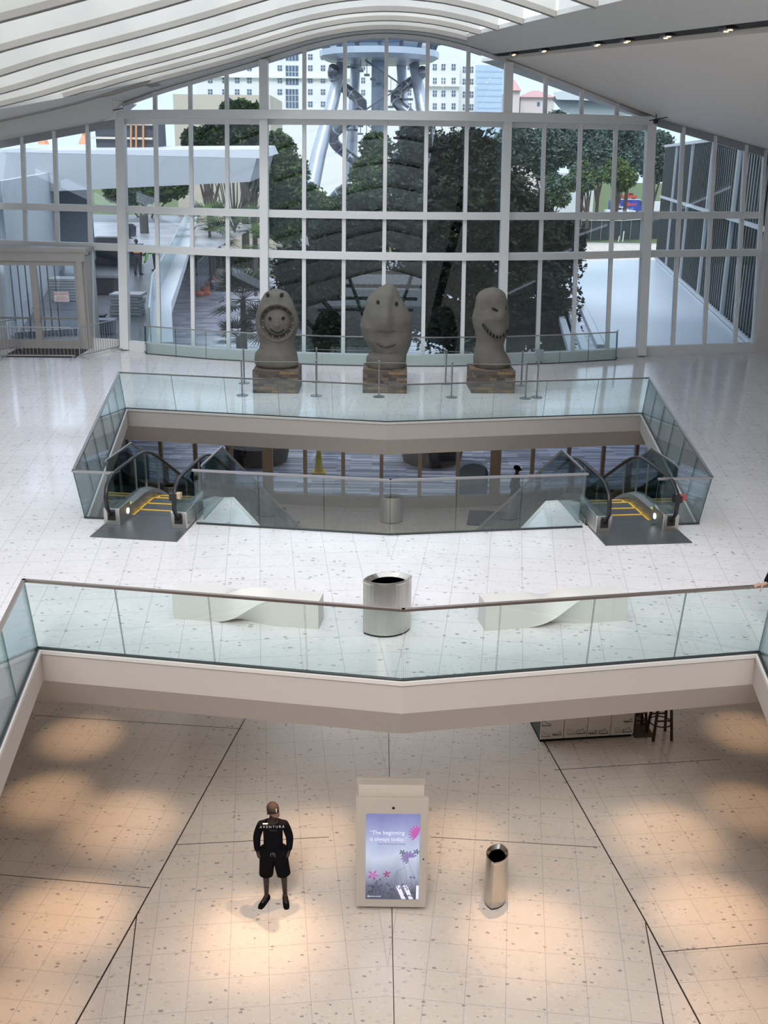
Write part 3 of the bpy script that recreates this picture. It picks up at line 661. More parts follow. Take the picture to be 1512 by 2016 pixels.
# ------------------------------------------------------------------ shoe display cart and stools beyond the near edge
GRN = mat('cart_green', (.03, .06, .045), .5)
a = atz(1062, 1463, 0); c = atz(1246, 1452, 0); r = atan2(c.y - a.y, c.x - a.x); Lc = (c - a).length
t = thing('display_cart', 'low white display cart printed with shoe drawings, with a dark green side', 'display stand', (a.x, a.y, 0), r)
b = MB(); b.box((Lc / 2, .5, .04), (Lc - .04, .9, .08)); b.build('plinth', DARKIN, t)
b = MB(); b.box((Lc / 2, .5, .5), (Lc - .02, .94, .84)); b.build('cabinet', GRN, t)
CW = mat('cart_panel', (.76, .72, .66), .5); INK = mat('ink', (.08, .07, .07), .6); INKP = mat('ink_pale', (.42, .36, .32), .6)
def shoe(b, x, z, s, kind=0):
    prof = [[(0, 0), (0, .45), (.25, .3), (.5, .5), (.62, .62), (.72, .4), (.95, .2), (1, .0)], [(0, 0), (0, .2), (.3, .12), (.6, .2), (.85, .45), (.9, .3), (.95, 0)], [(0, 0), (0, .6), (.35, .6), (.4, .35), (.9, .25), (1, 0)]][kind]
    p = [Vector((x + u * s, -.004, z + v * s)) for u, v in prof] + [Vector((x, -.004, z))]
    for q, w_ in zip(p, p[1:]): b.bar(q, w_, .008, .003, up=(0, 1, 0))
    b.bar((x, -.004, z + .06 * s), (x + s, -.004, z + .06 * s), .006, .003, up=(0, 1, 0))
for k in range(4):
    w4 = Lc / 4; b = MB(); b.box((w4 * (k + .5), .012, .5), (w4 - .012, .024, .84)); pn = b.build('panel', CW, t)
    for kind, x, z, pale in ([(2, .03, .14, 1), (1, .26, .16, 0), (2, .03, .38, 0), (0, .03, .6, 0)], [(2, .08, .16, 1), (0, .27, .16, 0)], [(1, .03, .14, 0), (0, .25, .13, 0)], [(2, .1, .14, 1), (0, .26, .13, 0), (1, .26, .36, 0), (0, .26, .58, 0)])[k]:
        b = MB(); shoe(b, k * w4 + x, z, .18, kind); b.build('shoe_print', INKP if pale else INK, pn)
b = MB(); b.box((Lc + .24, .42, .006), (.42, .9, .012)); o = b.build('floor_mat', mat('cart_wing_brown', (.13, .09, .07), .8)); o.location = (a.x, a.y, 0); o.rotation_euler = (0, 0, r); tag(o, 'flat brown rectangle on the lobby floor at the right end of the shoe cart', 'mat')  # flat brown rectangle in place of the cart's low side wing
WD = mat('stool_mahogany', (.055, .018, .014), .4)
def stool(loc, h, label, sp=.19, rz=.1):
    t = thing('bar_stool', label, 'stool', loc, rz)
    for i, (x, y) in enumerate(((-1, -1), (1, -1), (1, 1), (-1, 1))):
        b = MB(); b.bar((x * sp, y * sp, 0), (x * sp * .7, y * sp * .7, h - .03), .045, .045, up=(0, 1, 0)); b.build('leg', WD, t)
    b = MB(); b.tube([(sp * 1.15 * cos(k * pi / 10), sp * 1.15 * sin(k * pi / 10), h * .42) for k in range(21)], .014, 6); b.build('foot_ring', WD, t)
    b = MB()
    for s in (-1, 1): b.bar((-sp * .8, s * sp * .8, h * .55), (sp * .8, s * sp * .8, h * .55), .025, .03)
    b.build('stretcher', WD, t)
    b = MB(); b.lathe([(.17, h - .05), (.2, h - .03), (.2, h - .005), (.17, h)], n=20); b.build('seat', mat('seat_brown', (.16, .10, .08), .5), t)
p = atz(1302, 1459, 0); stool((p.x, p.y + .19, 0), .78, 'dark red-brown wooden bar stool right of the shoe cart, all four legs showing')
p = atz(1271, 1414, .5); stool((p.x - .03, p.y + .42, 0), .5, 'lower stool with a round brown seat between the shoe cart and the bar stool', .15)

# ------------------------------------------------------------------ three head sculptures on tiled plinths
def gridnoise(v, s): return noise.noise(v * s)
CL = mat('sculpture_grey_clay', (.135, .125, .108), .85, bump=.5, bscale=14, var=.12, vscale=3); HOLE = mat('hole_black', (.008, .008, .008), .9)
TILE = boxproj(strips('plinth_tiles', [(.10, .075, .055), (.06, .05, .045), (.16, .12, .085), (.085, .07, .055), (.22, .14, .07), (.13, .11, .09)], .23, .09, .7))
ZS = 557.0; ZV = 525.0
def sculpture(name, label, plab, px, outline, zb, feats, prz, yb=29.88, dpt=.8):
    "outline rows: (zoomed y, left, right) measured 8.76x; zb = zoomed y of the foot"
    pl, prr = px; a = atz(pl, 774, UF); c = atz(prr, 776, UF); mx = (a.x + c.x) / 2; wid = c.x - a.x
    ph = .66; pd = wid
    o = MB(); o.box((0, 0, ph / 2), (wid, pd, ph)); pk = o.build('plinth', TILE); pk.location = (mx, a.y + pd / 2, UF); pk.rotation_euler = (0, 0, prz); tag(pk, plab, 'plinth', 'tiled plinths under the head sculptures')
    rows = sorted([((zb - y) / ZV, l, r) for y, l, r in outline]); xc = feats['xc']
    def row(z):
        z = max(rows[0][0], min(rows[-1][0], z))
        for p, q in zip(rows, rows[1:]):
            if z <= q[0]:
                k = (z - p[0]) / max(1e-6, q[0] - p[0]); return (lerp(p[1], q[1], k) - xc) / ZS, (lerp(p[2], q[2], k) - xc) / ZS
        return (rows[-1][1] - xc) / ZS, (rows[-1][2] - xc) / ZS
    zt = rows[-1][0]
    def front(x, z):
        l, r_ = row(z); cx = (l + r_) / 2; ax = (r_ - l) / 2; u = max(-1, min(1, (x - cx) / ax)); bb = ax * dpt
        if z > zt * .9: bb *= 1
        return -bb * sqrt(1 - u * u) - feats['disp'](x, z)
    t = thing(name, label, 'sculpture', (mx, a.y + pd / 2 + .05, UF + ph), 0, None)
    b = MB(); nz, na = 90, 112; R = []
    for i in range(nz + 1):
        q = i / nz; z = zt * (q if q < .85 else .85 + .15 * sin((q - .85) / .15 * pi / 2)); l, r_ = row(z); cx = (l + r_) / 2; ax = (r_ - l) / 2
        if i == nz: ax *= .5
        rg = []
        for k in range(na):
            th = 2 * pi * k / na; x = cx + ax * sin(th); y = -ax * dpt * cos(th)
            if cos(th) > 0: y -= feats['disp'](x, z) * min(1, cos(th) * 4)
            v = Vector((x, y, z)); dn = gridnoise(v + Vector((xc, 0, 0)), 2.2) * .03 + gridnoise(v, 9) * .006
            rg.append(v + Vector((sin(th), -cos(th), 0)) * dn)
        R.append(rg)
    b.rings(R); b.build('head', CL, t, smooth=True)
    def Q(x, y): return ((x - xc) / ZS, (zb - y) / ZV)
    for x, y, rx, ry, rot in feats.get('eyes', []):
        X, Z = Q(x, y); b = MB(); n = 16; R = []
        for s_, dy in ((1.1, -.022), (1.0, -.036), (.3, -.04)):
            R.append([Vector((X + s_ * (rx * cos(k * 2 * pi / n) * cos(rot) - ry * sin(k * 2 * pi / n) * sin(rot)) / ZS, 0, Z + s_ * (rx * cos(k * 2 * pi / n) * sin(rot) + ry * sin(k * 2 * pi / n) * cos(rot)) / ZS)) for k in range(n)])
            for v in R[-1]: v.y = front(v.x, v.z) + dy * .8
        b.rings([[v + Vector((0, .05, 0)) for v in R[0]]] + R); b.build('eye', HOLE, t)
    for pts, wd, dash in feats.get('mouth', []):
        P = []
        for (x, y), (x2, y2) in zip(pts, pts[1:]):
            for k in range(6): P.append(Q(lerp(x, x2, k / 6), lerp(y, y2, k / 6)))
        V = [Vector((x, front(x, z) - .016, z)) for x, z in P]; b = MB(); b.tube(V, wd, 6); mo = b.build('mouth', HOLE, t)
        if dash:
            for k in range(3, len(V) - 2, dash):
                b = MB(); q = V[k] + Vector((0, -wd * .9, 0)); b.box(q, (.02, .02, wd * 2.4), 0); b.build('tooth', CL, mo)
    for x, y, ang, ln in feats.get('teeth', []):
        X, Z = Q(x, y); d_ = Vector((cos(ang), 0, sin(ang))) * ln / 2; p = Vector((X, front(X, Z) - .03, Z)); b = MB(); b.tube([p - d_, p + d_], [.02, .008], 6); b.build('tooth', mat('tooth_grey', (.42, .40, .36), .7), t)
    return t
def bump_(x, z, cx, cz, r, h):
    d = hypot(x - cx, z - cz) / r
    return h * (cos(d * pi) + 1) / 2 if d < 1 else 0
o1 = [(1410, 235, 890), (1370, 200, 920), (1300, 195, 910), (1200, 215, 895), (1120, 290, 865), (1050, 300, 850), (980, 290, 860), (900, 250, 890), (800, 235, 925), (700, 228, 930), (600, 240, 915), (500, 275, 880), (400, 320, 835), (300, 380, 775), (260, 430, 730), (235, 500, 665), (222, 560, 610)]
cx1, cz1 = (600 - 575) / ZS, (1410 - 705) / ZV
def d1(x, z):
    d = hypot(x - cx1, z - cz1); k = 0
    if d < .50: k = -.20 * min(1, (.50 - d) / .05)
    if d < .40: k += .19 * sqrt(max(0, 1 - (d / .40) ** 2))
    if .47 < d < .60: k += .03 * (1 - abs(d - .53) / .07)
    k += bump_(x, z, (600 - 575) / ZS, (1410 - 745) / ZV, .11, .09) + bump_(x, z, (600 - 575) / ZS, (1410 - 680) / ZV, .07, .05)
    k += bump_(x, z, (575 - 575) / ZS, (1410 - 330) / ZV, .35, .05)
    return k
teeth = []
for i in range(14):
    a = radians(90 + i * 360 / 14 + 8); X = cx1 + .445 * cos(a); Z = cz1 + .445 * sin(a); teeth.append((X * ZS + 575, 1410 - Z * ZV, a + pi, .09))
sculpture('head_sculpture', 'grey clay head in an open-mouthed shark hood with a smiling face inside, leftmost', 'tiled brown plinth under the shark-hood head, leftmost', (498, 587), o1, 1410,
          dict(xc=575, disp=d1, eyes=[(495, 638, 24, 26, 0), (705, 635, 24, 26, 0), (455, 300, 28, 30, 0), (680, 298, 28, 30, 0)], mouth=[([(495, 790), (530, 825), (580, 850), (630, 855), (680, 835), (725, 792)], .014, 0)], teeth=teeth), 0)
o2 = [(1430, 300, 935), (1400, 290, 940), (1340, 282, 945), (1270, 290, 948), (1230, 330, 955), (1195, 385, 975), (1100, 320, 1010), (1000, 240, 1030), (900, 200, 1035), (800, 165, 1035), (700, 190, 1030), (600, 220, 990), (500, 260, 930), (400, 290, 870), (300, 365, 815), (220, 470, 765), (180, 550, 720), (158, 600, 670)]
def d2(x, z):
    xc, zc = (600 - 595) / ZS, (1430 - 640) / ZV; k = 0
    dz = z - (1430 - 560) / ZV; w_ = .16 + .06 * max(0, -dz)
    if -.5 < dz < .75: k += .20 * math.exp(-((x - .02) / w_) ** 2) * max(0, 1 - abs(dz - (-.1)) / .85)
    k -= bump_(x, z, 0, (1430 - 930) / ZV, .5, .06); k += bump_(x, z, 0, (1430 - 1130) / ZV, .4, .06)
    return k
sculpture('head_sculpture', 'grey clay head with pointed crown, long nose and thin toothed smile, in the middle', 'tiled brown plinth under the pointed head, in the middle', (714, 801), o2, 1430,
          dict(xc=595, disp=d2, eyes=[(468, 408, 22, 28, 0), (768, 432, 24, 28, 0)], mouth=[([(460, 1030), (500, 1058), (560, 1075), (620, 1078), (690, 1062), (760, 1030)], .024, 3)]), 0)
o3 = [(1465, 330, 890), (1400, 300, 920), (1300, 295, 872), (1200, 300, 800), (1130, 318, 785), (1050, 325, 800), (980, 315, 835), (900, 298, 852), (800, 265, 860), (700, 252, 860), (600, 270, 832), (500, 285, 815), (400, 298, 800), (320, 340, 765), (270, 410, 700), (245, 490, 630), (236, 540, 590)]
def d3(x, z):
    k = bump_(x, z, (730 - 590) / ZS, (1465 - 640) / ZV, .28, .10); k += bump_(x, z, (700 - 590) / ZS, (1465 - 880) / ZV, .3, .05)
    k -= bump_(x, z, (470 - 590) / ZS, (1465 - 560) / ZV, .3, .04); return k
sculpture('head_sculpture', 'grey clay head with one slit eye and a wide black-toothed grin, rightmost of the three', 'tiled brown plinth turned slightly, under the slit-eyed head, rightmost', (926, 1012), o3, 1465,
          dict(xc=590, disp=d3, eyes=[(592, 545, 55, 17, radians(-24)), (782, 530, 8, 40, radians(-12))], mouth=[([(410, 765), (450, 830), (520, 900), (600, 955), (690, 970), (770, 935), (835, 860)], .042, 4)]), radians(2.5))

# stanchions with thin cords around the sculptures
posts = [(477, 778.6), (622.7, 779.5), (746, 781.5), (888.4, 782.5), (1034, 784.5), (1056.5, 782.5), (481, 754.5), (623.6, 752), (877, 756), (1026, 759)]
wh = ['front row, left of the shark-hood head', 'front row, right of the shark-hood head', 'front row, before the pointed head', 'front row, right of the pointed head', 'front row, right corner of the slit-eyed head', 'farthest right of all, beside another post', 'back row, left of the shark-hood head', 'back row, right of the shark-hood head', 'back row, between the pointed and slit-eyed heads', 'back row, right of the slit-eyed head']
first = None; TP = []
for (px, py), wt in zip(posts, wh):
    p = atz(px, py, UF)
    if first is None:
        t = first = thing('stanchion', '', 'barrier post', p, 0, 'slim steel posts around the head sculptures')
        b = MB(); b.lathe([(.17, 0), (.17, .012), (.15, .02), (.02, .024)], n=24); b.build('base', mat('post_grey', (.30, .32, .33), .35, .8), t, smooth=False)
        b = MB(); b.tube([(0, 0, .02), (0, 0, 1.02)], .024, 12); b.build('post', mat('post_grey', (.30, .32, .33), .35, .8), t)
        b = MB(); b.lathe([(.03, 1.02), (.03, 1.05), (.015, 1.06)], n=12); b.build('cap', STEEL, t)
    else: t = copy_tree(first); t.location = p
    t['label'] = 'slim grey steel post on a round base, ' + wt; TP.append(Vector(p) + Vector((0, 0, 1.0)))
for n0, (i, j) in enumerate(((0, 1), (1, 2), (2, 3), (3, 4), (6, 7), (7, 8), (8, 9))):
    d_ = (TP[j] - TP[i]).normalized() * .032; b = MB(); b.tube([TP[i] + d_, (TP[i] + TP[j]) / 2 - Vector((0, 0, .015)), TP[j] - d_], .005, 5)
    tag(b.build('barrier_cord', mat('cord_grey', (.35, .36, .37), .6)), 'thin cord between posts, ' + ('front row, before the shark-hood head', 'front row, left of the pointed head middle', 'front row, right of the pointed head middle', 'front row, before the slit-eyed head', 'back row, behind the shark-hood head', 'back row, behind the pointed head', 'back row, behind the slit-eyed head')[n0], 'cord', 'cords between the steel posts')

# ------------------------------------------------------------------ crowd barriers at the door
GALV = mat('galvanised_steel', (.38, .39, .40), .45, .7)
def barrier(a, c, label, H=1.08):
    a = Vector(a); c = Vector(c); L = (c - a).length; t = thing('crowd_barrier', label, 'barrier', (a.x, a.y, UF), atan2((c - a).y, (c - a).x), 'steel crowd barriers by the door')
    b = MB(); r_ = .12; pts = [(0.02, 0, .14), (.02, 0, H - r_), (.02 + r_ * .3, 0, H - r_ * .3), (.02 + r_, 0, H), (L - .02 - r_, 0, H), (L - .02 - r_ * .3, 0, H - r_ * .3), (L - .02, 0, H - r_), (L - .02, 0, .14), (.02, 0, .14)]
    b.tube(pts, .02, 8); b.build('frame', GALV, t)
    b = MB(); n = int(L / .125)
    for k in range(1, n): x = k * L / n; b.tube([(x, 0, .14), (x, 0, H)], .008, 6)
    b.build('bars', GALV, t)['label'] = 'row of thin upright bars'
    for x in (.12, L - .12):
        b = MB(); b.tube([(x, -.28, .02), (x, -.2, .07), (x, .2, .07), (x, .28, .02)], .015, 6); b.tube([(x, 0, .07), (x, 0, .14)], .015, 6); b.build('foot', GALV, t)
barrier((-12.95, 34.72, 0), (-10.42, 34.78, 0), 'steel crowd barrier standing straight across in front of the double door')
barrier((-10.3, 34.8, 0), (-9.42, 36.75, 0), 'steel crowd barrier angled from the front barrier back to the left window column')
barrier((-14.0, 34.0, 0), (-12.95, 36.6, 0), 'steel crowd barrier at the left frame edge, running back toward the door')

# ------------------------------------------------------------------ people
SKIN_D = mat('skin_dark', (.026, .013, .010), .6); SKIN_T = mat('skin_tan', (.42, .24, .17), .5)
BLK = mat('cloth_black', (.004, .004, .006), .95, spec=.1); NAVY = mat('cloth_navy', (.010, .011, .018), .85)
def skin_mesh(name, V, R, E, m, parent, sub=2, root=0):
    me = bpy.data.meshes.new(name); me.from_pydata([tuple(v) for v in V], E, []); o = bpy.data.objects.new(name, me); C.objects.link(o)
    md = o.modifiers.new('skin', 'SKIN'); md.use_smooth_shade = True; md.branch_smoothing = .6
    for i, r in enumerate(R):
        r = r if isinstance(r, tuple) else (r, r); me.skin_vertices[0].data[i].radius = r; me.skin_vertices[0].data[i].use_root = (i == root)
    s = o.modifiers.new('sub', 'SUBSURF'); s.levels = sub; s.render_levels = sub
    dg = bpy.context.evaluated_depsgraph_get(); dg.update(); nm = bpy.data.meshes.new_from_object(o.evaluated_get(dg)); bpy.data.objects.remove(o)
    nm.name = name; nm.materials.clear()
    for k in (m if isinstance(m, list) else [m]): nm.materials.append(k)
    nm.shade_smooth(); o = bpy.data.objects.new(name, nm); C.objects.link(o); o.parent = parent; return o
BASE = dict(pelvis=(0, 0, .96), waist=(0, .0, 1.1), chest=(0, 0, 1.32), top=(0, .01, 1.47), neck=(0, -.005, 1.56), skull=(0, -.02, 1.66), crown=(0, -.005, 1.74), nose=(0, -.12, 1.655), chin=(0, -.075, 1.60),
            sh=(.185, .01, 1.44), el=(.27, .05, 1.17), wr=(.215, -.06, .95), ha=(.185, -.095, .88), hip=(.09, 0, .9), kn=(.125, -.01, .50), an=(.145, .02, .09), he=(.15, .05, .04), to=(.175, -.15, .035))
RAD = dict(pelvis=(.15, .105), waist=(.14, .10), chest=(.165, .11), top=(.12, .08), neck=.052, skull=(.078, .095), crown=(.07, .085), nose=.016, chin=.035, sh=.062, el=.042, wr=.028, ha=.038, hip=.092, kn=.056, an=.036, he=.036, to=.034)
def person(name, label, loc, rz, scale=1, pose=None, top=BLK, legs=BLK, skin=SKIN_D, shorts=False, hat=None, shoes=BLK, hair=None, vest=None, group=None, hand=False):
    t = thing(name, label, 'person', loc, rz, group)
    J = {}
    for k, v in BASE.items():
        if k in ('sh', 'el', 'wr', 'ha', 'hip', 'kn', 'an', 'he', 'to'):
            J[k + 'L'] = Vector(v); J[k + 'R'] = Vector((-v[0], v[1], v[2]))
        else: J[k] = Vector(v)
    for k, v in (pose or {}).items(): J[k] = Vector(v)
    for k in J: J[k] = J[k] * scale
    def R(k, add=0, mul=1):
        r = RAD.get(k) or RAD[k[:-1]]; r = r if isinstance(r, tuple) else (r, r); return (r[0] * scale * mul + add, r[1] * scale * mul + add)
    def mk(nm, keys, edges, m, add=0, mul=1, sub=2, over=None):
        ix = {k: i for i, k in enumerate(keys)}
        return skin_mesh(nm, [(over or {}).get(k, J[k]) for k in keys], [R(k, add, mul) for k in keys], [(ix[a], ix[b]) for a, b in edges], m, t, sub)
    keys = ['pelvis', 'waist', 'chest', 'top', 'neck', 'skull', 'crown', 'nose', 'chin'] + [k + s for s in 'LR' for k in ('sh', 'el', 'wr', 'ha', 'hip', 'kn', 'an', 'to')]
    ed = [('pelvis', 'waist'), ('waist', 'chest'), ('chest', 'top'), ('top', 'neck'), ('neck', 'skull'), ('skull', 'crown'), ('skull', 'nose'), ('neck', 'chin')]
    for s in 'LR': ed += [('top', 'sh' + s), ('sh' + s, 'el' + s), ('el' + s, 'wr' + s), ('wr' + s, 'ha' + s), ('pelvis', 'hip' + s), ('hip' + s, 'kn' + s), ('kn' + s, 'an' + s), ('an' + s, 'to' + s)]
    mk('body', keys, ed, skin)
    J['collar'] = J['top'].lerp(J['neck'], .62); RAD['collar'] = (.066, .062); kk = ['pelvis', 'waist', 'chest', 'top', 'collar'] + [k + s for s in 'LR' for k in ('sh', 'el', 'wr')]; ee = [('pelvis', 'waist'), ('waist', 'chest'), ('chest', 'top'), ('top', 'collar')]
    for s in 'LR': ee += [('top', 'sh' + s), ('sh' + s, 'el' + s), ('el' + s, 'wr' + s)]
    sh = mk('shirt', kk, ee, top, add=.022)
    # leg wear: two tapered tubes joined at the hips
    b = MB()
    for s in 'LR':
        p0, p1, p2 = J['hip' + s], J['kn' + s], J['an' + s]
        if shorts:
            end = p0.lerp(p1, .95); b.tube([p0 + Vector((0, 0, .10 * scale)), p0, p0.lerp(p1, .5), end], [.125 * scale, .13 * scale, .118 * scale, .112 * scale], 16)
        else: b.tube([p0 + Vector((0, 0, .08 * scale)), p0, p0.lerp(p1, .5), p1, p1.lerp(p2, .5), p2 + Vector((0, 0, -.02))], [q * scale for q in (.12, .125, .10, .082, .072, .066)], 16)
    px = J['pelvis']; b.rings([[px + Vector((.165 * w_ * scale * cos(a), .125 * w_ * scale * sin(a), dz * scale)) for a in [2 * pi * k / 18 for k in range(18)]] for w_, dz in ((.9, .08), (1.06, 0), (1.1, -.08), (.8, -.15))])
    b.build('shorts' if shorts else 'trousers', legs, t, smooth=True)
    for s in 'LR':
        a, h, to = J['an' + s], J['an' + s], J['to' + s]; d_ = (Vector((to.x, to.y, 0)) - Vector((a.x, a.y, 0))); L = d_.length + .10 * scale; d_.normalize(); n_ = Vector((-d_.y, d_.x, 0)); b = MB(); RR = []
        st = Vector((a.x, a.y, a.z - .09 * scale)) - d_ * .07 * scale
        for u, w_, hh in ((0, .03, .05), (.08, .04, .085), (.3, .043, .10), (.55, .048, .075), (.85, .048, .05), (1, .028, .03)):
            c = st + d_ * u * (L + .04); RR.append([c + n_ * w_ * scale * q + Vector((0, 0, z * hh * scale)) for q, z in ((-1, 0), (1, 0), (1, .55), (.6, 1), (-.6, 1), (-1, .55))])
        b.rings(RR); so = b.build('shoe', shoes, t, smooth=True)
        if name == 'person' and shorts:
            b = MB(); c = st + d_ * .6 * L; b.bar(c + n_ * .035 + Vector((0, 0, .062)), c - n_ * .03 + d_ * .02 + Vector((0, 0, .066)), .012, .008); b.build('shoe_mark', mat('mark_white', (.5, .5, .5), .5), so)
    sk, cr = J['skull'], J['crown']
    fwd = (J['nose'] - sk); fwd.z = 0; fwd.normalize(); sd = Vector((-fwd.y, fwd.x, 0)); up = (cr - sk).normalized()
    for s in (-1, 1):
        b = MB(); b.tube([sk + sd * s * .074 * scale - fwd * .01, sk + sd * s * .092 * scale - fwd * .015], .022 * scale, 8); b.build('ear', skin, t, smooth=True)
        b = MB(); c = sk + sd * s * .03 * scale + fwd * .083 * scale + up * .025 * scale; b.lathe([(.002, -.012), (.011, 0), (.002, .012)], c, 8); b.build('eye', DARKIN, t)
    b = MB(); c = sk + fwd * .088 * scale - up * .04 * scale; b.bar(c - sd * .02, c + sd * .02, .008, .008); b.build('mouth', mat('lip_dark', (.10, .03, .03), .5), t)
    if hat:
        b = MB(); c = sk + up * .035 * scale; RR = []
        for w_, z in ((1, 0), (1.02, .03), (.93, .075), (.65, .105), (.2, .12)): RR.append([c + (sd * .094 * cos(a) + fwd * .11 * sin(a)) * w_ * scale + up * z * scale for a in [2 * pi * k / 20 for k in range(20)]])
        b.rings(RR); hm = b.build('cap', hat, t, smooth=True)
        b = MB(); RR = []
        for u in range(7):
            a = radians(lerp(25, 155, u / 6)); r_ = .085 * sin(pi * u / 6) ** .6
            p = c + (sd * .09 * cos(a) + fwd * .105 * sin(a)) * scale; q = p + (fwd * r_ - up * .018) * scale; RR.append([p, q, q + up * .006, p + up * .008])
        b.rings(RR); b.build('visor', hat, hm)
    elif hair:
        b = MB(); c = sk + up * .02 * scale - fwd * .012; RR = []
        for w_, z in ((1.0, -.05), (1.06, .0), (1.0, .06), (.75, .10), (.2, .125)): RR.append([c + (sd * .092 * cos(a) + (fwd * .112 * sin(a) if sin(a) < 0 else fwd * .085 * sin(a))) * w_ * scale + up * z * scale - fwd * (.012 if z < 0 else 0) for a in [2 * pi * k / 18 for k in range(18)]])
        b.rings(RR); b.build('hair', hair, t, smooth=True)
    if vest:
        b = MB(); ch = J['chest']; wa = J['waist']; tp = J['top']; RR = []
        for p, w_, d_ in ((wa, .18, .14), (ch, .205, .155), (tp, .17, .12)): RR.append([p + (sd * cos(a) * w_ + fwd * sin(a) * d_) * scale for a in [2 * pi * k / 16 for k in range(16)]])
        b.rings(RR, 0, False, False); b.build('vest', vest, t, smooth=True)
    t['_'] = 0; del t['_']
    return t, J
m0 = atz(541, 1773, 0)
man, J = person('person', 'person in black shirt and shorts and brown cap, hands in pockets, left of the kiosk', (m0.x, m0.y, 0), radians(3), .97,
    pose=dict(nose=(.05, -.11, 1.645), chin=(.03, -.07, 1.60), skull=(.012, -.02, 1.66), crown=(.008, -.004, 1.735), elL=(.262, .03, 1.17), elR=(-.262, .03, 1.17), wrL=(.245, -.03, .95), wrR=(-.245, -.03, .95), haL=(.205, -.07, .86), haR=(-.205, -.07, .86),
              knL=(.155, -.01, .5), knR=(-.125, -.01, .5), anL=(.165, .02, .09), anR=(-.13, .02, .09), toL=(.19, -.15, .035), toR=(-.20, -.13, .035)), shorts=True, top=BLK, legs=BLK, hat=mat('cap_brown', (.016, .008, .007), .85))
LT = mat('print_white', (.55, .55, .55), .6)
text('lettering', 'A V E N T U R A', .052, LT, man, (0, -.165, 1.46), (radians(80), 0, 0)); text('lettering', 'M A L L', .034, mat('print_grey', (.08, .08, .08), .6), man, (0.02, -.17, 1.40), (radians(84), 0, 0))
b = MB(); b.box((-.10, -.165, 1.515), (.075, .012, .022)); b.build('name_badge', LT, man)
b = MB(); b.tube([(-.03, -.16, .93), (-.035, -.17, .98), (0, -.17, 1.0), (.03, -.17, .98), (.035, -.165, .92)], .006, 6); b.tube([(0, -.165, .94), (.012, -.17, .985)], .006, 6); b.build('drawstring', mat('string_grey', (.10, .10, .10), .7), man)
b = MB(); cq = J['skull'] + Vector((.055, -.105, .075)); b.bar(cq, cq + Vector((0, .012, .05)), .014, .006, up=(0, 1, 0)); b.build('cap_badge', LT, man)
# person whose hand holds the near handrail at the right frame edge
hx = atz(1494, 1158, UF + .975)
hp, J2 = person('person', 'person in black sleeve at the right frame edge, hand resting on the near handrail', (hx.x + .78, hx.y + .30, UF), radians(60), 1.0, skin=SKIN_T, hair=mat('hair_black', (.02, .015, .012), .6), pose=dict(haR=(-.19, -.09, .88)))
hp.location = (hx.x + .75, hx.y + .42, UF); hp.rotation_euler = (0, 0, 0)
# arm reaching left to the rail
for o in list(hp.children):
    if o.name.startswith(('body', 'shirt')): bpy.data.objects.remove(o)
def vloc(p): return Vector(p)
H = hx - Vector(hp.location)
A_ = dict(pelvis=(0, 0, .96), waist=(0, 0, 1.1), chest=(0, 0, 1.32), top=(0, .01, 1.47), neck=(0, -.005, 1.56), skull=(0, -.02, 1.66), crown=(0, 0, 1.74), nose=(-.03, -.115, 1.655), chin=(0, -.075, 1.6), shL=(.185, .01, 1.44), elL=(.27, .05, 1.17), wrL=(.25, -.05, .95), haL=(.24, -.08, .87),
          shR=(-.185, .01, 1.44), elR=(-.40, -.10, 1.27), wrR=H + Vector((.10, .03, .055)), haR=H + Vector((.035, .015, .045)), hipL=(.09, 0, .9), knL=(.12, 0, .5), anL=(.14, .02, .09), toL=(.16, -.14, .035), hipR=(-.09, 0, .9), knR=(-.12, 0, .5), anR=(-.14, .02, .09), toR=(-.16, -.14, .035))
F_ = {}
for k in range(4):
    y = .035 - k * .019; F_['f%da' % k] = H + Vector((-.005, y, .05)); F_['f%db' % k] = H + Vector((-.045, y - .004, .042)); F_['f%dc' % k] = H + Vector((-.062, y - .012, .012))
F_['ta'] = H + Vector((.03, -.03, .035)); F_['tb'] = H + Vector((.012, -.055, .01)); F_['tc'] = H + Vector((-.005, -.06, -.025))
keys = list(A_) + list(F_); ix = {k: i for i, k in enumerate(keys)}
ed = [('pelvis', 'waist'), ('waist', 'chest'), ('chest', 'top'), ('top', 'neck'), ('neck', 'skull'), ('skull', 'crown'), ('skull', 'nose'), ('neck', 'chin')]
for s in 'LR': ed += [('top', 'sh' + s), ('sh' + s, 'el' + s), ('el' + s, 'wr' + s), ('wr' + s, 'ha' + s), ('pelvis', 'hip' + s), ('hip' + s, 'kn' + s), ('kn' + s, 'an' + s), ('an' + s, 'to' + s)]
for k in range(4): ed += [('haR', 'f%da' % k), ('f%da' % k, 'f%db' % k), ('f%db' % k, 'f%dc' % k)]
ed += [('haR', 'ta'), ('ta', 'tb'), ('tb', 'tc')]
def RR_(k):
    if k in F_: return .0095 if k[0] == 'f' else .011
    if k == 'haR': return (.03, .018)
    return RAD.get(k) or RAD[k[:-1]]
allp = {**A_, **F_}
skin_mesh('body', [Vector(allp[k]) for k in keys], [RR_(k) for k in keys], [(ix[a], ix[b]) for a, b in ed], SKIN_T, hp)
A_['collar'] = Vector(A_['top']).lerp(Vector(A_['neck']), .62); kk = ['pelvis', 'waist', 'chest', 'top', 'collar', 'shL', 'elL', 'wrL', 'shR', 'elR', 'wrR']; i2 = {k: i for i, k in enumerate(kk)}
def rad2(k):
    r = RAD.get(k) or RAD[k[:-1]]; r = r if isinstance(r, tuple) else (r, r); return (r[0] + .02, r[1] + .02)
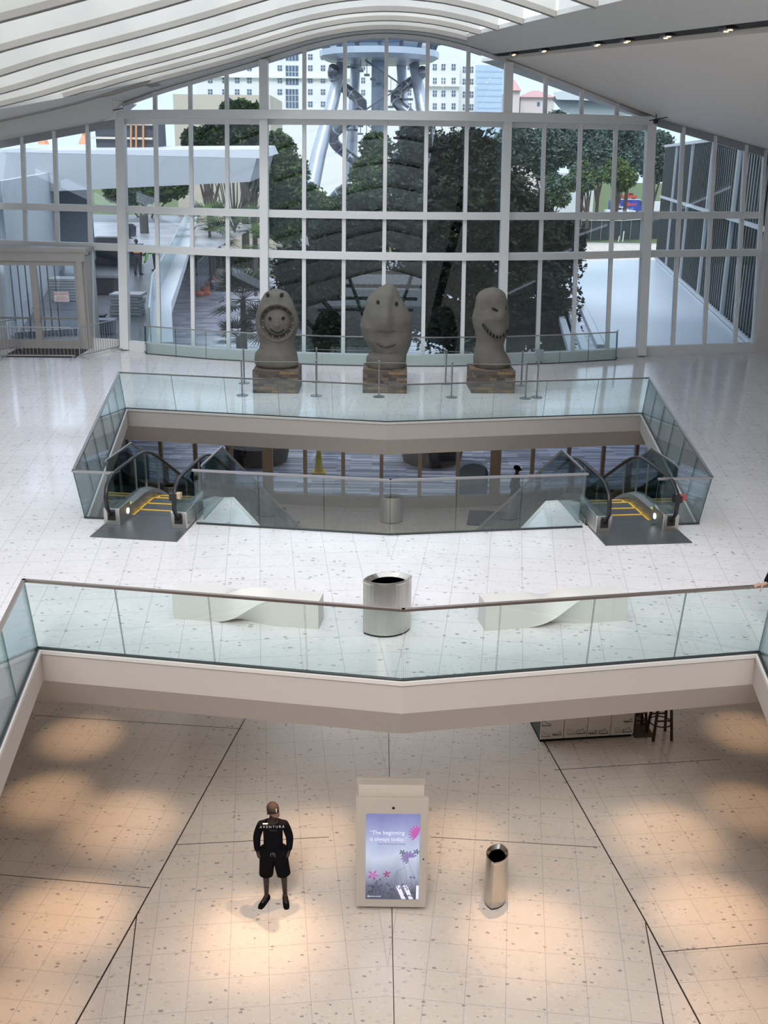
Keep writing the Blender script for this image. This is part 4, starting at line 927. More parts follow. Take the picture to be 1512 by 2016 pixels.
skin_mesh('jacket', [Vector(A_[k]) for k in kk], [rad2(k) for k in kk], [(i2[a], i2[b]) for a, b in [('pelvis', 'waist'), ('waist', 'chest'), ('chest', 'top'), ('top', 'collar'), ('top', 'shL'), ('shL', 'elL'), ('elL', 'wrL'), ('top', 'shR'), ('shR', 'elR'), ('elR', 'wrR')]], BLK, hp)
HB = mat('hair_black', (.02, .015, .012), .6)
p = atz(-6, 706, UF); person('person', 'person in dark clothes at the far left frame edge beside the crowd barrier', (p.x - .12, p.y - .1, UF), radians(120), .95, skin=SKIN_T, top=mat('cloth_maroon', (.07, .012, .015), .8), hair=HB)
p = atz(1004, 1000, 0); person('person', 'person in dark hat and jacket in the lower lobby, right of the arched board', (p.x, 31.6, 0), radians(60), 1.0, hat=BLK, top=NAVY)
p = atz(321, 905, 1.65); person('person', 'person with dark hair in the lower lobby, seen past the left escalator handrail', (p.x, min(p.y, 32.0), 0), radians(200), 1.0, top=BLK, hair=HB, skin=SKIN_T)
p = atz(392, 912, 1.65); person('person', 'person in black in the lower lobby, seen between the two left escalator handrails', (p.x, min(p.y, 31.9), 0), radians(150), 1.0, top=BLK, hair=HB, skin=SKIN_T)
# workers on the terrace outside
ORG = mat('vest_orange', (.75, .22, .05), .6); LIME = mat('shirt_lime', (.25, .55, .06), .6)
p = atz(272, 541, UF); person('person', 'construction worker in an orange vest standing on the terrace outside the left windows', (p.x, p.y, UF), radians(170), 1.12, vest=ORG, legs=NAVY, top=BLK, hair=HB)
BEND = dict(waist=(0, -.08, 1.08), chest=(0, -.32, 1.10), top=(0, -.48, 1.05), neck=(0, -.56, 1.0), skull=(0, -.64, .95), crown=(0, -.70, .93), nose=(0, -.66, .83), chin=(0, -.6, .88), shL=(.18, -.46, 1.02), shR=(-.18, -.46, 1.02), elL=(.22, -.5, .75), elR=(-.22, -.5, .75), wrL=(.15, -.6, .55), wrR=(-.15, -.6, .55), haL=(.12, -.63, .47), haR=(-.12, -.63, .47))
p = atz(306, 533, UF); person('person', 'construction worker in a lime green shirt bending over on the terrace outside', (p.x, p.y, UF), radians(-70), 1.0, pose=BEND, top=LIME, legs=NAVY, hair=HB)
p = atz(254, 470, UF); person('person', 'construction worker in dark clothes bending beside the far brown pillar outside', (p.x, p.y, UF), radians(60), 1.05, pose=BEND, top=NAVY, legs=NAVY, hair=HB)

# ------------------------------------------------------------------ outside: ground, terrace, canopy
GRASS = mat('lawn_green', (.11, .15, .05), .9, var=.35, vscale=.3)
b = MB(); b.box((0, 330, -.16), (500, 590, .1)); struct(b.build('ground', GRASS))
PAVE = strips('plaza_pavers', [(.46, .45, .54), (.22, .22, .27), (.80, .78, .90), (.34, .33, .40), (.62, .60, .72), (.28, .28, .34), (.54, .53, .63)], 1.3, .13, .35)
b = MB(); b.box((-3, 68, -.05), (64, 70, .09)); struct(b.build('ground_plaza', PAVE))
b = MB(); b.box((-4, 116, -.06), (70, 20, .07)); struct(b.build('ground_road', mat('asphalt', (.20, .20, .22), .8, var=.1)))
b = MB(); b.box((0, 150, -.05), (110, 7, .07)); struct(b.build('ground_sidewalk', mat('concrete_pale', (.45, .44, .43), .8)))
b = MB(); b.box((48, 112, .0), (52, 76, .1)); struct(b.build('ground_gravel', mat('sand_gravel', (.62, .57, .50), .9, var=.25, vscale=1.5, bump=.5, bscale=2)))
TERR = mat('terrace_wet_concrete', (.10, .105, .125), .35, var=.3, vscale=.25)
E1 = [atz(x, y, UF) for x, y in ((291, 700), (318, 600), (352, 515), (372, 455), (381, 424))]
b = MB(); poly = [(-38, 38.6), (-8.7, 38.0)] + [(v.x - .1, max(v.y, 38.3)) for v in E1[1:]] + [(-60, E1[-1].y)]
b.prism(poly, UF - .6, UF - .01); struct(b.build('floor_terrace', TERR))
b = MB(); b.box((-30, 95, UF + .0), (34, 34, .02)); struct(b.build('floor_terrace_sheen', mat('terrace_wet_sheen', (.33, .33, .36), .3, var=.3, vscale=.4)))  # paler sheet on the far terrace: wet reflection put into the colour
TGL = glass('terrace_glass', (.72, .84, .80), .05, .0, .8)
t = thing('terrace_railing', 'long glass railing on a white curb running away along the outdoor terrace edge', 'railing', (E1[0].x, 38, UF)); O = Vector(t.location)
pts = [Vector((E1[0].x, 37.9, UF))] + E1[1:]
for i, (p, q) in enumerate(zip(pts, pts[1:])):
    p = p - O; q = q - O
    b = MB(); b.bar(p + Vector((0, 0, -.15)), q + Vector((0, 0, -.15)), .9, .5); b.build('curb', mat('curb_white', (.66, .70, .76), .4), t)
    b = MB(); b.bar(p + Vector((-.35, 0, .7)), q + Vector((-.35, 0, .7)), .03, 1.2); b.build('glass_panel', TGL, t)
    b = MB(); b.bar(p + Vector((-.35, 0, 1.32)), q + Vector((-.35, 0, 1.32)), .06, .05); b.build('handrail', mat('handrail_steel_out', (.6, .62, .65), .3, .7), t)
# canopy box on brown pillars
def slabbox(y0, y1, pts, b):
    f = [aty(x, y, y0) for x, y in pts]; k = [v + Vector((v.x / y0 * 0 - 0, y1 - y0, 0)) for v in f]; b.rings([f, k])
t = thing('canopy', 'long grey-white concrete canopy outside the upper left windows', 'canopy', aty(280, 330, 60)); O = Vector(t.location)
b = MB(); f = [aty(x, y, 60) - O for x, y in ((-60, 298), (505, 312), (492, 358), (120, 376), (-60, 382))]; b.rings([f, [v + Vector((0, 9, .25)) for v in f]]); b.build('fascia_box', mat('canopy_grey', (.40, .43, .47), .5), t)
b = MB(); f = [aty(x, y, 60) - O for x, y in ((48, 296), (508, 294), (516, 312), (40, 300))]; b.rings([f, [v + Vector((0, 9, .3)) for v in f]]); b.build('roof_edge', mat('canopy_top', (.66, .69, .74), .4), t)
for i, (x0, x1, yb) in enumerate(((188, 212, 470), (205, 222, 462))):
    p = atz((x0 + x1) / 2, yb, UF); b = MB(); b.box((p.x - O.x, 62 + i * 3 - O.y, (UF + 9.2) / 2 + 2.2 - O.z), (.9, .9, 5.2)); b.build('pillar', mat('pillar_copper', (.22, .09, .06), .5) if i == 0 else mat('pillar_dark', (.05, .05, .055), .5), t)
b = MB(); b.box((-22.0, 64, UF + 3.4), (9, .3, 5.6)); o = tag(b.build('partition_wall', mat('outer_grey_panel', (.30, .34, .38), .6)), 'grey outer wall panel beneath the canopy, left', 'wall')
b = MB(); b.hexa([(-14.2, 39.4, UF), (-14.0, 39.4, UF), (-20.0, 66, UF), (-20.2, 66, UF), (-14.2, 39.4, UF + 5.6), (-14.0, 39.4, UF + 5.6), (-20.0, 66, UF + 5.6), (-20.2, 66, UF + 5.6)]); tag(b.build('white_wall', mat('outer_white', (.55, .60, .66), .5)), 'white wall running away from the double door along the outdoor terrace', 'wall')
t = thing('screen_fence', 'dark slatted steel screen just outside the left leaf of the double door', 'fence', (-13.9, 38.9, UF))
for k in range(7): b = MB(); b.box((.05 + k * .27, .2, 1.6), (.04, .04, 3.1)); b.build('bar', DSTEEL, t)
b = MB(); b.bar((-.1, .3, .1), (2.3, 1.6, .1), .2, .2); b.build('rail', mat('screen_rail', (.35, .4, .45), .4, .5), t)
# rooftop plant above the canopy: container and orange props
p = aty(245, 298, 66); t = thing('scaffold', 'dark plant housing with pale rails and scaffolding on top of the canopy', 'scaffolding', (p.x, 66, p.z + .3)); O = Vector(t.location)
for x0, x1, y0, y1 in ((190, 245, 238, 292), (248, 305, 240, 290)):
    a = aty(x0, y1, 66) - O; c = aty(x1, y0, 66) - O; b = MB(); b.hexa([(a.x, 0, a.z), (c.x, 0, a.z), (c.x, 3, a.z), (a.x, 3, a.z), (a.x, 0, c.z), (c.x, 0, c.z), (c.x, 3, c.z), (a.x, 3, c.z)]); b.build('housing', mat('housing_dark', (.06, .065, .08), .6), t)
for yy_ in (243, 271):
    a = aty(178, yy_, 65.8) - O; c = aty(300, yy_ + 2, 65.8) - O; b = MB(); b.bar(a, c, .08, .12); b.build('rail', mat('rail_pale', (.65, .6, .5), .5), t)
for x in (258, 268, 282): a = aty(x, 296, 65.7) - O; c = aty(x, 240, 65.7) - O; b = MB(); b.tube([a, c], .06, 6); b.build('prop', mat('prop_orange', (.62, .28, .10), .5), t)
for x, lab in ((87, 'orange post shore on a flared foot standing on the canopy, left one'), (167, 'taller orange post shore on a flared foot standing on the canopy, right one')):
    a = aty(x, 298, 63); c = aty(x, 268 if x < 100 else 240, 63); a.z += .38; tt = thing('post_shore', lab, 'prop', a); h = c.z - a.z
    b = MB(); b.tube([(0, 0, .3), (0, 0, h)], .09, 8); b.build('post', mat('prop_orange', (.62, .28, .10), .5), tt); b = MB(); b.lathe([(.33, 0), (.28, .15), (.1, .5)], n=6); b.build('foot', mat('prop_orange2', (.75, .33, .18), .5), tt)
# terrace clutter
PALE = mat('paver_pale', (.40, .40, .42), .7)
for (x, y, w_, n_, lab) in ((252, 618, 1.4, 7, 'stack of pale pavers on the terrace outside the left column'), (140, 590, 1.8, 8, 'stack of pale slabs seen through the right door leaf'), (418 - 200, 500, 2.2, 9, 'dark pile of boards on the terrace behind the left windows')):
    p = atz(x, y, UF); t = thing('paver_stack', lab, 'stack', (p.x, p.y, UF))
    for k in range(n_): b = MB(); b.box((random.uniform(-.08, .08), 0, .07 + k * .13), (w_ * random.uniform(.85, 1), 1.1, .1), rz=random.uniform(-.05, .05)); b.build('slab', PALE if x > 230 or x < 150 else mat('board_dark', (.08, .085, .1), .6), t)
def crate(x, y, w_, h, m_, name, lab, cat, d=1.0):
    p = atz(x, y, UF); t = thing(name, lab, cat, (p.x, p.y, UF)); b = MB(); b.hexa([(-w_ / 2 * .92, -d / 2, 0), (w_ / 2 * .92, -d / 2, 0), (w_ / 2 * .92, d / 2, 0), (-w_ / 2 * .92, d / 2, 0), (-w_ / 2, -d / 2, h), (w_ / 2, -d / 2, h), (w_ / 2, d / 2, h), (-w_ / 2, d / 2, h)]); b.build('tub', m_, t, bevel=.03)
    b = MB(); b.box((0, 0, h), (w_ + .08, d + .08, .06)); b.build('lid', m_, t); return t
DKC = mat('container_black', (.02, .022, .028), .5)
crate(205, 578, 2.2, .8, DKC, 'container', 'black container on the terrace just left of the left window column', 'container'); crate(130, 572, .8, .45, mat('bucket_red', (.25, .05, .04), .5), 'container', 'dull red container behind the slabs in the right door leaf', 'container')
crate(206, 655, .8, .5, mat('blue_tarp', (.16, .2, .28), .5), 'tool_box', 'blue-grey box on the terrace behind the angled crowd barrier', 'box', .6); crate(232, 520, 3.0, 1.2, mat('board_dark', (.08, .085, .1), .6), 'container', 'dark crate among boards on the terrace, level with the workers', 'container', 1.5)
crate(190, 640, .7, .4, DKC, 'container', 'small black tub beside the window left of the left column', 'container', .5)
crate(253, 465, 1.2, .8, DKC, 'container', 'dark box far back on the terrace by the brown pillar', 'container')

# plaza things
def P0(x, y): return atz(x, y, 0)
STN = mat('stone_pale', (.50, .47, .42), .7)
for x, y, lab in ((375, 548, 'stone ball bollard just right of the terrace curb'), (432, 548, 'stone ball bollard right of the orange cone'), (488, 548, 'stone ball bollard half behind the fan palm')):
    p = P0(x, y); r_ = .48; b = MB(); b.lathe([(r_ * sin(a), r_ - r_ * cos(a)) for a in [pi * k / 12 for k in range(1, 12)]], n=20); o = b.build('ball_bollard', STN, smooth=True); o.location = p; tag(o, lab, 'bollard', 'stone balls along the plaza')
def cone(p, h, m_, lab):
    t = thing('traffic_cone', lab, 'cone', p); b = MB(); b.box((0, 0, .03), (h * .5, h * .5, .06)); b.build('base', m_, t); b = MB(); b.lathe([(h * .2, .06), (h * .035, h)], n=14); b.build('body', m_, t)
    b = MB(); b.lathe([(h * .158, h * .3), (h * .118, h * .52)], n=14); b.build('band', mat('band_white', (.7, .7, .7), .5), t)
cone(P0(418, 552), 1.0, mat('cone_orange', (.75, .12, .03), .5), 'orange traffic cone on the plaza beside a stone ball')
for x, y, lab in ((418, 556, 'orange sandbag nearest the traffic cone at the mesh fence foot'), (413, 563, 'orange sandbag second from the traffic cone'), (404, 573, 'largest orange sandbag, third from the cone'), (405, 581, 'orange sandbag at the near end of the row, right one'), (391, 583, 'orange sandbag at the near end of the row, left one')):
    p = P0(x, y); b = MB(); b.lathe([(.1, 0), (.42, .06), (.44, .22), (.3, .36), (.05, .4)], n=12); o = b.build('sandbag', mat('bag_orange', (.72, .17, .08), .7), smooth=True); o.location = p; o.scale = (1, .6, 1); tag(o, lab, 'sandbag', 'orange sandbags by the mesh fence')
a = P0(392, 575); c = P0(411, 552); t = thing('mesh_fence', 'temporary mesh fence panel standing on the plaza by orange sandbags', 'fence', a); d_ = c - a
b = MB(); b.hexa([(0, 0, .1), (d_.x, d_.y, .1), (d_.x, d_.y + .03, .1), (0, .03, .1), (0, 0, 2.4), (d_.x, d_.y, 2.4), (d_.x, d_.y + .03, 2.4), (0, .03, 2.4)]); b.build('mesh', glass('mesh_screen', (.62, .66, .74), .02, .6, .1), t)
b = MB(); b.tube([(0, 0, 0), (0, 0, 2.5), (d_.x, d_.y, 2.5), (d_.x, d_.y, 0)], .04, 6); b.build('frame', GALV, t)
p = P0(436, 572); t = thing('planter', 'white bowl planter on the plaza left of the fan palm', 'planter', p); b = MB(); b.lathe([(.45, 0), (.85, .75), (.9, .8), (.8, .8), (.7, .7)], n=20); b.build('bowl', mat('planter_white', (.62, .62, .64), .5), t, smooth=True)
p = P0(628, 930); t = thing('wet_floor_sign', 'yellow wet floor cone standing outside the lower glass front', 'floor sign', p); b = MB(); b.box((0, 0, .02), (.5, .5, .04)); b.build('base', YELL, t); b = MB(); b.lathe([(.17, .04), (.07, .88)], n=12); b.build('body', mat('sign_yellow', (.75, .60, .12), .5), t)
t = thing('arched_board', 'grey-blue arch-topped board outside the lower glass, left of the person in a hat', 'sign board', (3.02, 33.9, 0))
b = MB(); q = [(-.5, 0), (.5, 0), (.5, .85)] + [(.5 * cos(a), .85 + .35 * sin(a)) for a in [pi * k / 10 for k in range(1, 10)]] + [(-.5, .85)]; b.rings([[Vector((x, 0, z)) for x, z in q], [Vector((x, .35, z)) for x, z in q]]); b.build('board', mat('board_bluegrey', (.12, .16, .21), .6), t)
for x, lab in ((508, 'large dark round planter outside the lower glass, behind the left glass panes'), (850, 'large dark round planter outside the lower glass, right of centre')):
    p = P0(x, 906); t = thing('round_planter', lab, 'planter', (p.x, p.y, 0)); b = MB(); b.lathe([(1.1, 0), (1.25, .7), (1.1, .7), (1.0, .55)], n=24); b.build('pot', mat('pot_brown', (.035, .025, .022), .6), t)

# right-hand wing: pale low roof and glazed wall with fins
t = thing('glazed_wing', 'wing outside the right windows with pale flat roof and glazed wall of dark fins', 'building', (13.8, 40, UF)); O = Vector(t.location)
RF = mat('roof_pale_blue', (.60, .68, .78), .35)
poly = [atz(x, y, UF) for x, y in ((1215, 701), (1140, 575), (1118, 513), (1300, 511), (1484, 682))]
b = MB(); b.prism([(v.x - O.x, max(v.y, 38.6) - O.y) for v in poly], -.5, -.02); b.build('roof', RF, t)
for k, off in enumerate((0, .55, 1.0)):
    b = MB(); a = poly[0]; c = poly[1]; e = poly[2]
    for p, q in ((a, c), (c, e)):
        p = Vector((p.x - O.x - .2 - off, max(p.y, 38.7) - O.y, -.05 - off * .35)); q = Vector((q.x - O.x - .2 - off, q.y - O.y, -.05 - off * .35)); b.bar(p, q, .28, .25)
    b.build('gutter_rail', mat('rail_blue_white', (.66, .72, .80), .35), t)
w0 = atz(1484, 684, UF); w1 = atz(1291, 509, UF); d_ = (w1 - w0); hw = 7.6
b = MB(); b.bar(Vector((w0.x + .15, w0.y, UF + hw / 2)) - O, Vector((w1.x + .15, w1.y, UF + hw / 2)) - O, .1, hw); b.build('glass_wall', mat('glass_dark_reflective', (.05, .07, .08), .03, 0, spec=1.0), t)
n_ = 64
for k in range(n_ + 1):
    p = w0.lerp(w1, k / n_) - O; big = k % 13 == 0; b = MB(); b.box((p.x, p.y, hw / 2), (.22 if big else .06, .10, hw)); b.build('fin', mat('fin_white', (.55, .60, .64), .4) if big else mat('fin_dark', (.04, .05, .055), .4), t)
for z, z2 in ((hw, hw), (hw * .56, hw * .56), (.1, .1)):
    b = MB(); b.bar(w0 - O + Vector((-.05, 0, z)), w1 - O + Vector((-.05, 0, z2)), .14, .16); b.build('rail', mat('fin_white', (.55, .60, .64), .4), t)
# far eave seen through the upper right panes
f = [aty(x, y, 50) for x, y in ((1087, 196), (1096, 182), (1235, 193), (1262, 226), (1140, 229), (1108, 220))]
t = thing('roof_eave', 'pale curved roof eave outside the upper right panes', 'roof', f[0]); b = MB(); b.rings([[v - f[0] for v in f], [v - f[0] + Vector((3, 9, .4)) for v in f]]); b.build('soffit', mat('eave_grey', (.36, .42, .42), .5), t)
f2 = [aty(x, y, 49.6) for x, y in ((1088, 182), (1180, 170), (1242, 200), (1096, 196))]; b = MB(); b.rings([[v - f[0] for v in f2], [v - f[0] + Vector((3, 10, .4)) for v in f2]]); b.build('fascia', mat('eave_white', (.68, .72, .74), .5), t)

# ------------------------------------------------------------------ trees
def leafmat(name, c): return mat(name, c, .65, var=.35, vscale=.6, spec=.3)
BARK = mat('bark', (.07, .055, .045), .9)
def tree(name, label, Y, blobs, n, leaf_, cols, base=None, seed=1, group=None, trunk=True, fill=.55, dep=1.0):
    rnd = random.Random(seed); pts = []
    for px, py, rp_ in blobs:
        c = aty(px, py, Y + rnd.uniform(-1, 1) * rp_ / 2050 * Y * .5); pts.append((c, rp_ / 2050 * Y))
    cx = sum(p[0].x for p in pts) / len(pts); bz = 0
    t = thing(name, label, 'tree', (base if base is not None else cx, Y, 0), 0, group); O = Vector(t.location)
    vs, fs, mi = [], [], []; tot = sum(r * r for _, r in pts)
    for c, r in pts:
        for _ in range(int(n * r * r / tot)):
            d = Vector((rnd.gauss(0, 1), rnd.gauss(0, 1), rnd.gauss(0, 1))).normalized(); k = r * (fill + (1.06 - fill) * rnd.random() ** .6)
            p = c + Vector((d.x * k, d.y * k * dep, d.z * k * .92)) - O
            a = Vector((rnd.gauss(0, 1), rnd.gauss(0, 1), rnd.gauss(0, .6))).normalized(); b_ = a.cross(Vector((rnd.gauss(0, 1), rnd.gauss(0, 1), rnd.gauss(0, 1)))).normalized()
            s = leaf_ * rnd.uniform(.6, 1.4) * (2.6 if k < r * .8 else 1); i = len(vs)
            vs += [p - a * s, p + b_ * s * .5, p + a * s, p - b_ * s * .5]; fs.append((i, i + 1, i + 2, i + 3)); mi.append(min(len(cols) - 1, int(rnd.random() * len(cols))))
    me = bpy.data.meshes.new('foliage'); me.from_pydata(vs, [], fs); me.polygons.foreach_set('material_index', mi)
    for c in cols: me.materials.append(c)
    o = bpy.data.objects.new('foliage', me); C.objects.link(o); o.parent = t
    if trunk:
        b = MB(); top = min(pts, key=lambda q: q[0].z)[0] - O; H_ = max(1, top.z)
        b.tube([(0, 0, 0), (.1, 0, H_ * .5), (top.x * .3, top.y * .3, H_)], [H_ * .022 + .1, H_ * .018 + .07, .1], 8)
        for c, r in pts[:6]: q = c - O; b.tube([(0, 0, H_ * .45), (q.x * .5, q.y * .5, lerp(H_ * .45, q.z, .6)), q], [.1 + H_ * .015, .08, .03], 6)
        b.build('trunk', BARK, t)
    return t
DK = [leafmat('leaf_dark_a', (.010, .019, .009)), leafmat('leaf_dark_b', (.018, .034, .013)), leafmat('leaf_dark_c', (.007, .012, .008))]
MG = [leafmat('leaf_mid_a', (.045, .085, .03)), leafmat('leaf_mid_b', (.075, .13, .035)), leafmat('leaf_mid_c', (.03, .055, .03))]
LG = [leafmat('leaf_light_a', (.10, .17, .05)), leafmat('leaf_light_b', (.15, .21, .06)), leafmat('leaf_light_c', (.06, .10, .05))]
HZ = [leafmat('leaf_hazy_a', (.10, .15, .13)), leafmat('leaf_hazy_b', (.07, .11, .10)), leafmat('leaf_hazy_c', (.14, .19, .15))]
tree('dense_tree', 'huge dense dark-leaved tree filling the right middle windows', 50, [(850, 345, 95), (925, 315, 72), (965, 400, 95), (870, 460, 110), (1010, 450, 90), (1075, 500, 80), (900, 590, 125), (1040, 600, 100), (800, 590, 85), (795, 430, 65), (1085, 650, 60), (1110, 470, 45), (960, 690, 90), (820, 280, 40)], 26000, .125, DK, base=4.5, seed=2, fill=.45, dep=.8)
tree('dense_tree', 'dark green tree in the lower windows between the shark-hood and pointed heads', 44, [(600, 620, 80), (700, 590, 85), (590, 530, 55), (690, 500, 75), (725, 430, 55), (640, 680, 70), (735, 660, 60), (650, 460, 40)], 14000, .11, DK + MG[:1], base=-2.5, seed=3, fill=.45, dep=.7)
tree('leafy_tree', 'mid green tree behind the steel slide tower legs, left of centre', 72, [(570, 340, 38), (600, 405, 45), (565, 440, 42), (650, 430, 42), (548, 290, 32), (700, 400, 38), (560, 390, 36), (735, 350, 45), (740, 290, 30)], 11000, .15, MG, seed=4, dep=.6)
tree('leafy_tree', 'dark bushy tree behind the canopy, left of the bare branching tree', 104, [(385, 275, 26), (372, 300, 18), (425, 268, 28), (455, 290, 30), (410, 300, 22)], 5000, .2, DK + MG, seed=5, dep=.6)
tree('leafy_tree', 'dark tree right behind the second window column, above the bare branching tree', 106, [(490, 270, 30), (515, 300, 28), (510, 350, 26), (470, 255, 22)], 5000, .2, DK + MG, seed=6, dep=.6)
tree('leafy_tree', 'green treetop in front of the cream building, seen in the upper left panes', 118, [(450, 215, 14), (475, 213, 16), (500, 220, 14)], 1200, .28, MG, seed=7, dep=.6)
tree('leafy_tree', 'green tree behind the far end of the canopy, low in the left windows', 122, [(255, 385, 22), (285, 380, 24), (320, 375, 24), (350, 372, 20), (225, 380, 20)], 3000, .22, MG, seed=8, dep=.5)
k = 0
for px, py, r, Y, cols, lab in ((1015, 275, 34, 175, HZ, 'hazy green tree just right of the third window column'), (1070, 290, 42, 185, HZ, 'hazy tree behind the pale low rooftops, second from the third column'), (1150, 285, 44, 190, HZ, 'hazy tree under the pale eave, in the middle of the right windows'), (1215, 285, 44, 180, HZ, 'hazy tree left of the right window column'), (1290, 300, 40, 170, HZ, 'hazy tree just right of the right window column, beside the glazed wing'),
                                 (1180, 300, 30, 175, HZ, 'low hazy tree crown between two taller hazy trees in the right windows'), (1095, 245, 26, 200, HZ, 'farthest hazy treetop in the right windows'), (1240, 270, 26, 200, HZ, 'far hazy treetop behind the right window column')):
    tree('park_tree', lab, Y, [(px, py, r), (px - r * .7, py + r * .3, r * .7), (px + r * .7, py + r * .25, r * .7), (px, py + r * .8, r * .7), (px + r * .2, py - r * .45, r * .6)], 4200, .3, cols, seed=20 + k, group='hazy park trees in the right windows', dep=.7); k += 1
tree('park_tree', 'open green tree with a crooked dark trunk on the lawn, left of the blue van', 150, [(1145, 340, 24), (1170, 345, 20), (1125, 360, 18), (1155, 362, 16)], 2600, .22, LG + HZ, base=aty(1157, 400, 150).x, seed=40, dep=.8)
tree('park_tree', 'bright green tree above the blue van', 165, [(1215, 335, 24), (1235, 350, 20), (1200, 345, 16), (1225, 362, 16)], 2600, .22, LG, seed=41, dep=.8)
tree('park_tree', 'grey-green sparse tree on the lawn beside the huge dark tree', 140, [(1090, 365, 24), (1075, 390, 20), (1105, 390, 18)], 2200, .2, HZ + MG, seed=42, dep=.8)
for x0, x1, y, Y, lab in ((365, 530, 514, 112, 'low clipped green hedge beyond the road in the left windows'),):
    t = thing('hedge', lab, 'hedge', aty((x0 + x1) / 2, y, Y)); t.location.z = 0; O = Vector(t.location); rnd = random.Random(9); vs, fs, mi = [], [], []
    for i in range(5200):
        p = aty(rnd.uniform(x0, x1), y, Y) - O; p.z = rnd.uniform(0, 1.6) ** 1; p.y = rnd.uniform(-1, 1.5); a = Vector((rnd.gauss(0, 1), rnd.gauss(0, 1), rnd.gauss(0, 1))).normalized() * .2; b_ = a.cross(Vector((rnd.random(), rnd.random(), 1))).normalized() * .1; n0 = len(vs); vs += [p - a, p + b_, p + a, p - b_]; fs.append((n0, n0 + 1, n0 + 2, n0 + 3)); mi.append(i % 3)
    me = bpy.data.meshes.new('foliage'); me.from_pydata(vs, [], fs); me.polygons.foreach_set('material_index', mi)
    for c in LG: me.materials.append(c)
    o = bpy.data.objects.new('foliage', me); C.objects.link(o); o.parent = t
# bare candelabra tree
p = P0(462, 470); t = thing('candelabra_tree', 'bare many-branched grey tree in front of the cream wall, left windows', 'tree', (p.x, 96, 0)); b = MB(); rnd = random.Random(5)
c0 = aty(462, 425, 96) - Vector(t.location); b.tube([(0, 0, 0), (0, 0, c0.z)], [.45, .38], 8)
for i in range(17):
    a = lerp(-1, 1, i / 16); tx = aty(462 + 55 * a, 335 + 30 * a * a + rnd.uniform(-6, 10), 96) - Vector(t.location); mx = c0.lerp(tx, .45); mx.x = c0.x + (tx.x - c0.x) * .72; mx.z -= .3; yv = rnd.uniform(-1, 1)
    b.tube([c0 - Vector((0, 0, rnd.uniform(0, 1.5))), mx + Vector((0, yv * .6, 0)), tx + Vector((0, yv, 0))], [.10, .065, .04], 5)
b.build('branches', mat('branch_grey', (.06, .06, .055), .8), t)
# fan palms
def palm(name, lab, px, py, Y, Lr, n, hz=None, seed=1, col=DK):
    rnd = random.Random(seed); c = aty(px, py, Y); t = thing(name, lab, 'palm', (c.x, Y, 0)); hc = c.z
    b = MB(); b.tube([(0, 0, 0), (0, 0, hc)], [.16, .12], 8); b.build('trunk', BARK, t)
    for k in range(n):
        az = k * 2.4; el = rnd.uniform(-.5, 1.1); d = Vector((cos(az) * cos(el), sin(az) * cos(el), sin(el))); s0 = Vector((0, 0, hc)); m_ = s0 + d * Lr * .5; b = MB()
        b.tube([s0, m_], .015, 4); sd = d.cross(Vector((0, 0, 1))).normalized(); up = sd.cross(d)
        for q in range(15):
            a = lerp(-1.5, 1.5, q / 14); l = (d * cos(a) + sd * sin(a)) * Lr * .62 + Vector((0, 0, -.08 * Lr * rnd.random())); w_ = l.cross(up).normalized() * .028 * Lr
            b.face([m_, m_ + l * .5 + w_, m_ + l, m_ + l * .5 - w_])
        b.build('frond', rnd.choice(col), t)
palm('fan_palm', 'large fan palm outside the windows, left of the shark-hood head', 478, 590, 45, 1.6, 26, seed=3, col=DK + MG[:1])
palm('fan_palm', 'fan palm close behind the shark-hood head', 520, 640, 44, 1.3, 20, seed=4, col=DK)
palm('fan_palm', 'lower fan palm at the foot of the windows, left of the shark-hood head', 470, 665, 44.5, 1.1, 18, seed=5, col=DK)
for i, (x, y, Y, L_, lab) in enumerate(((412, 440, 92, 2.4, 'palm right of the terrace curb top, before the cream wall'), (432, 465, 101, 2.2, 'short palm at the foot of the cream wall, left of the bare tree'), (500, 450, 88, 2.3, 'palm right of the bare many-branched tree'), (520, 480, 80, 1.9, 'short palm beside the second window column'))):
    palm('fan_palm', lab, x, y, Y, L_, 14, seed=10 + i, col=MG)

# ------------------------------------------------------------------ buildings and tower beyond
def facade_block(name, lab, cat, Y, x0, x1, ytop, m_, wins=(), depth=20, wm=None, zb=0, parent=None):
    a = aty(x0, ytop, Y); c = aty(x1, ytop, Y); t = parent or thing(name, lab, cat, ((a.x + c.x) / 2, Y, 0)); O = Vector(t.location)
    z = a.z; b = MB(); b.box(((a.x + c.x) / 2 - O.x, Y + depth / 2 - O.y, z / 2), (c.x - a.x, depth, z)); b.build('wall', m_, t)
    for (wx, wy, ww, wh, nx, ny) in wins:
        p = aty(wx, wy, Y) - O; W_ = ww / 2050 * Y; H_ = wh / 2050 * Y; yy = p.y - .06; b = MB(); b.box((p.x, yy, p.z), (W_, .1, H_)); wo = b.build('window', wm or mat('window_bluegrey', (.10, .15, .23), .2), t)
        b = MB()
        for k in range(1, nx): b.box((p.x - W_ / 2 + k * W_ / nx, yy - .08, p.z), (.09, .08, H_))
        for k in range(1, ny): b.box((p.x, yy - .08, p.z - H_ / 2 + k * H_ / ny), (W_, .08, .09))
        if nx > 1 or ny > 1: b.build('window_bars', m_, wo)
        else: b.b.free()
    return t
HW = mat('hotel_white', (.84, .83, .82), .6)
W = []
for x in (414, 442, 467, 491, 515, 551, 611, 636, 661):
    for y in (112, 134, 158, 181, 205, 228): W.append((x, y, 8, 9, 2, 2))
for y in (148, 194): W.append((575, y, 23, 32, 4, 3))
W.append((575, 106, 23, 22, 4, 2))
ht = facade_block('hotel', 'large white hotel with rows of small square windows, behind the slide tower', 'building', 240, 384, 700, 85, HW, W)
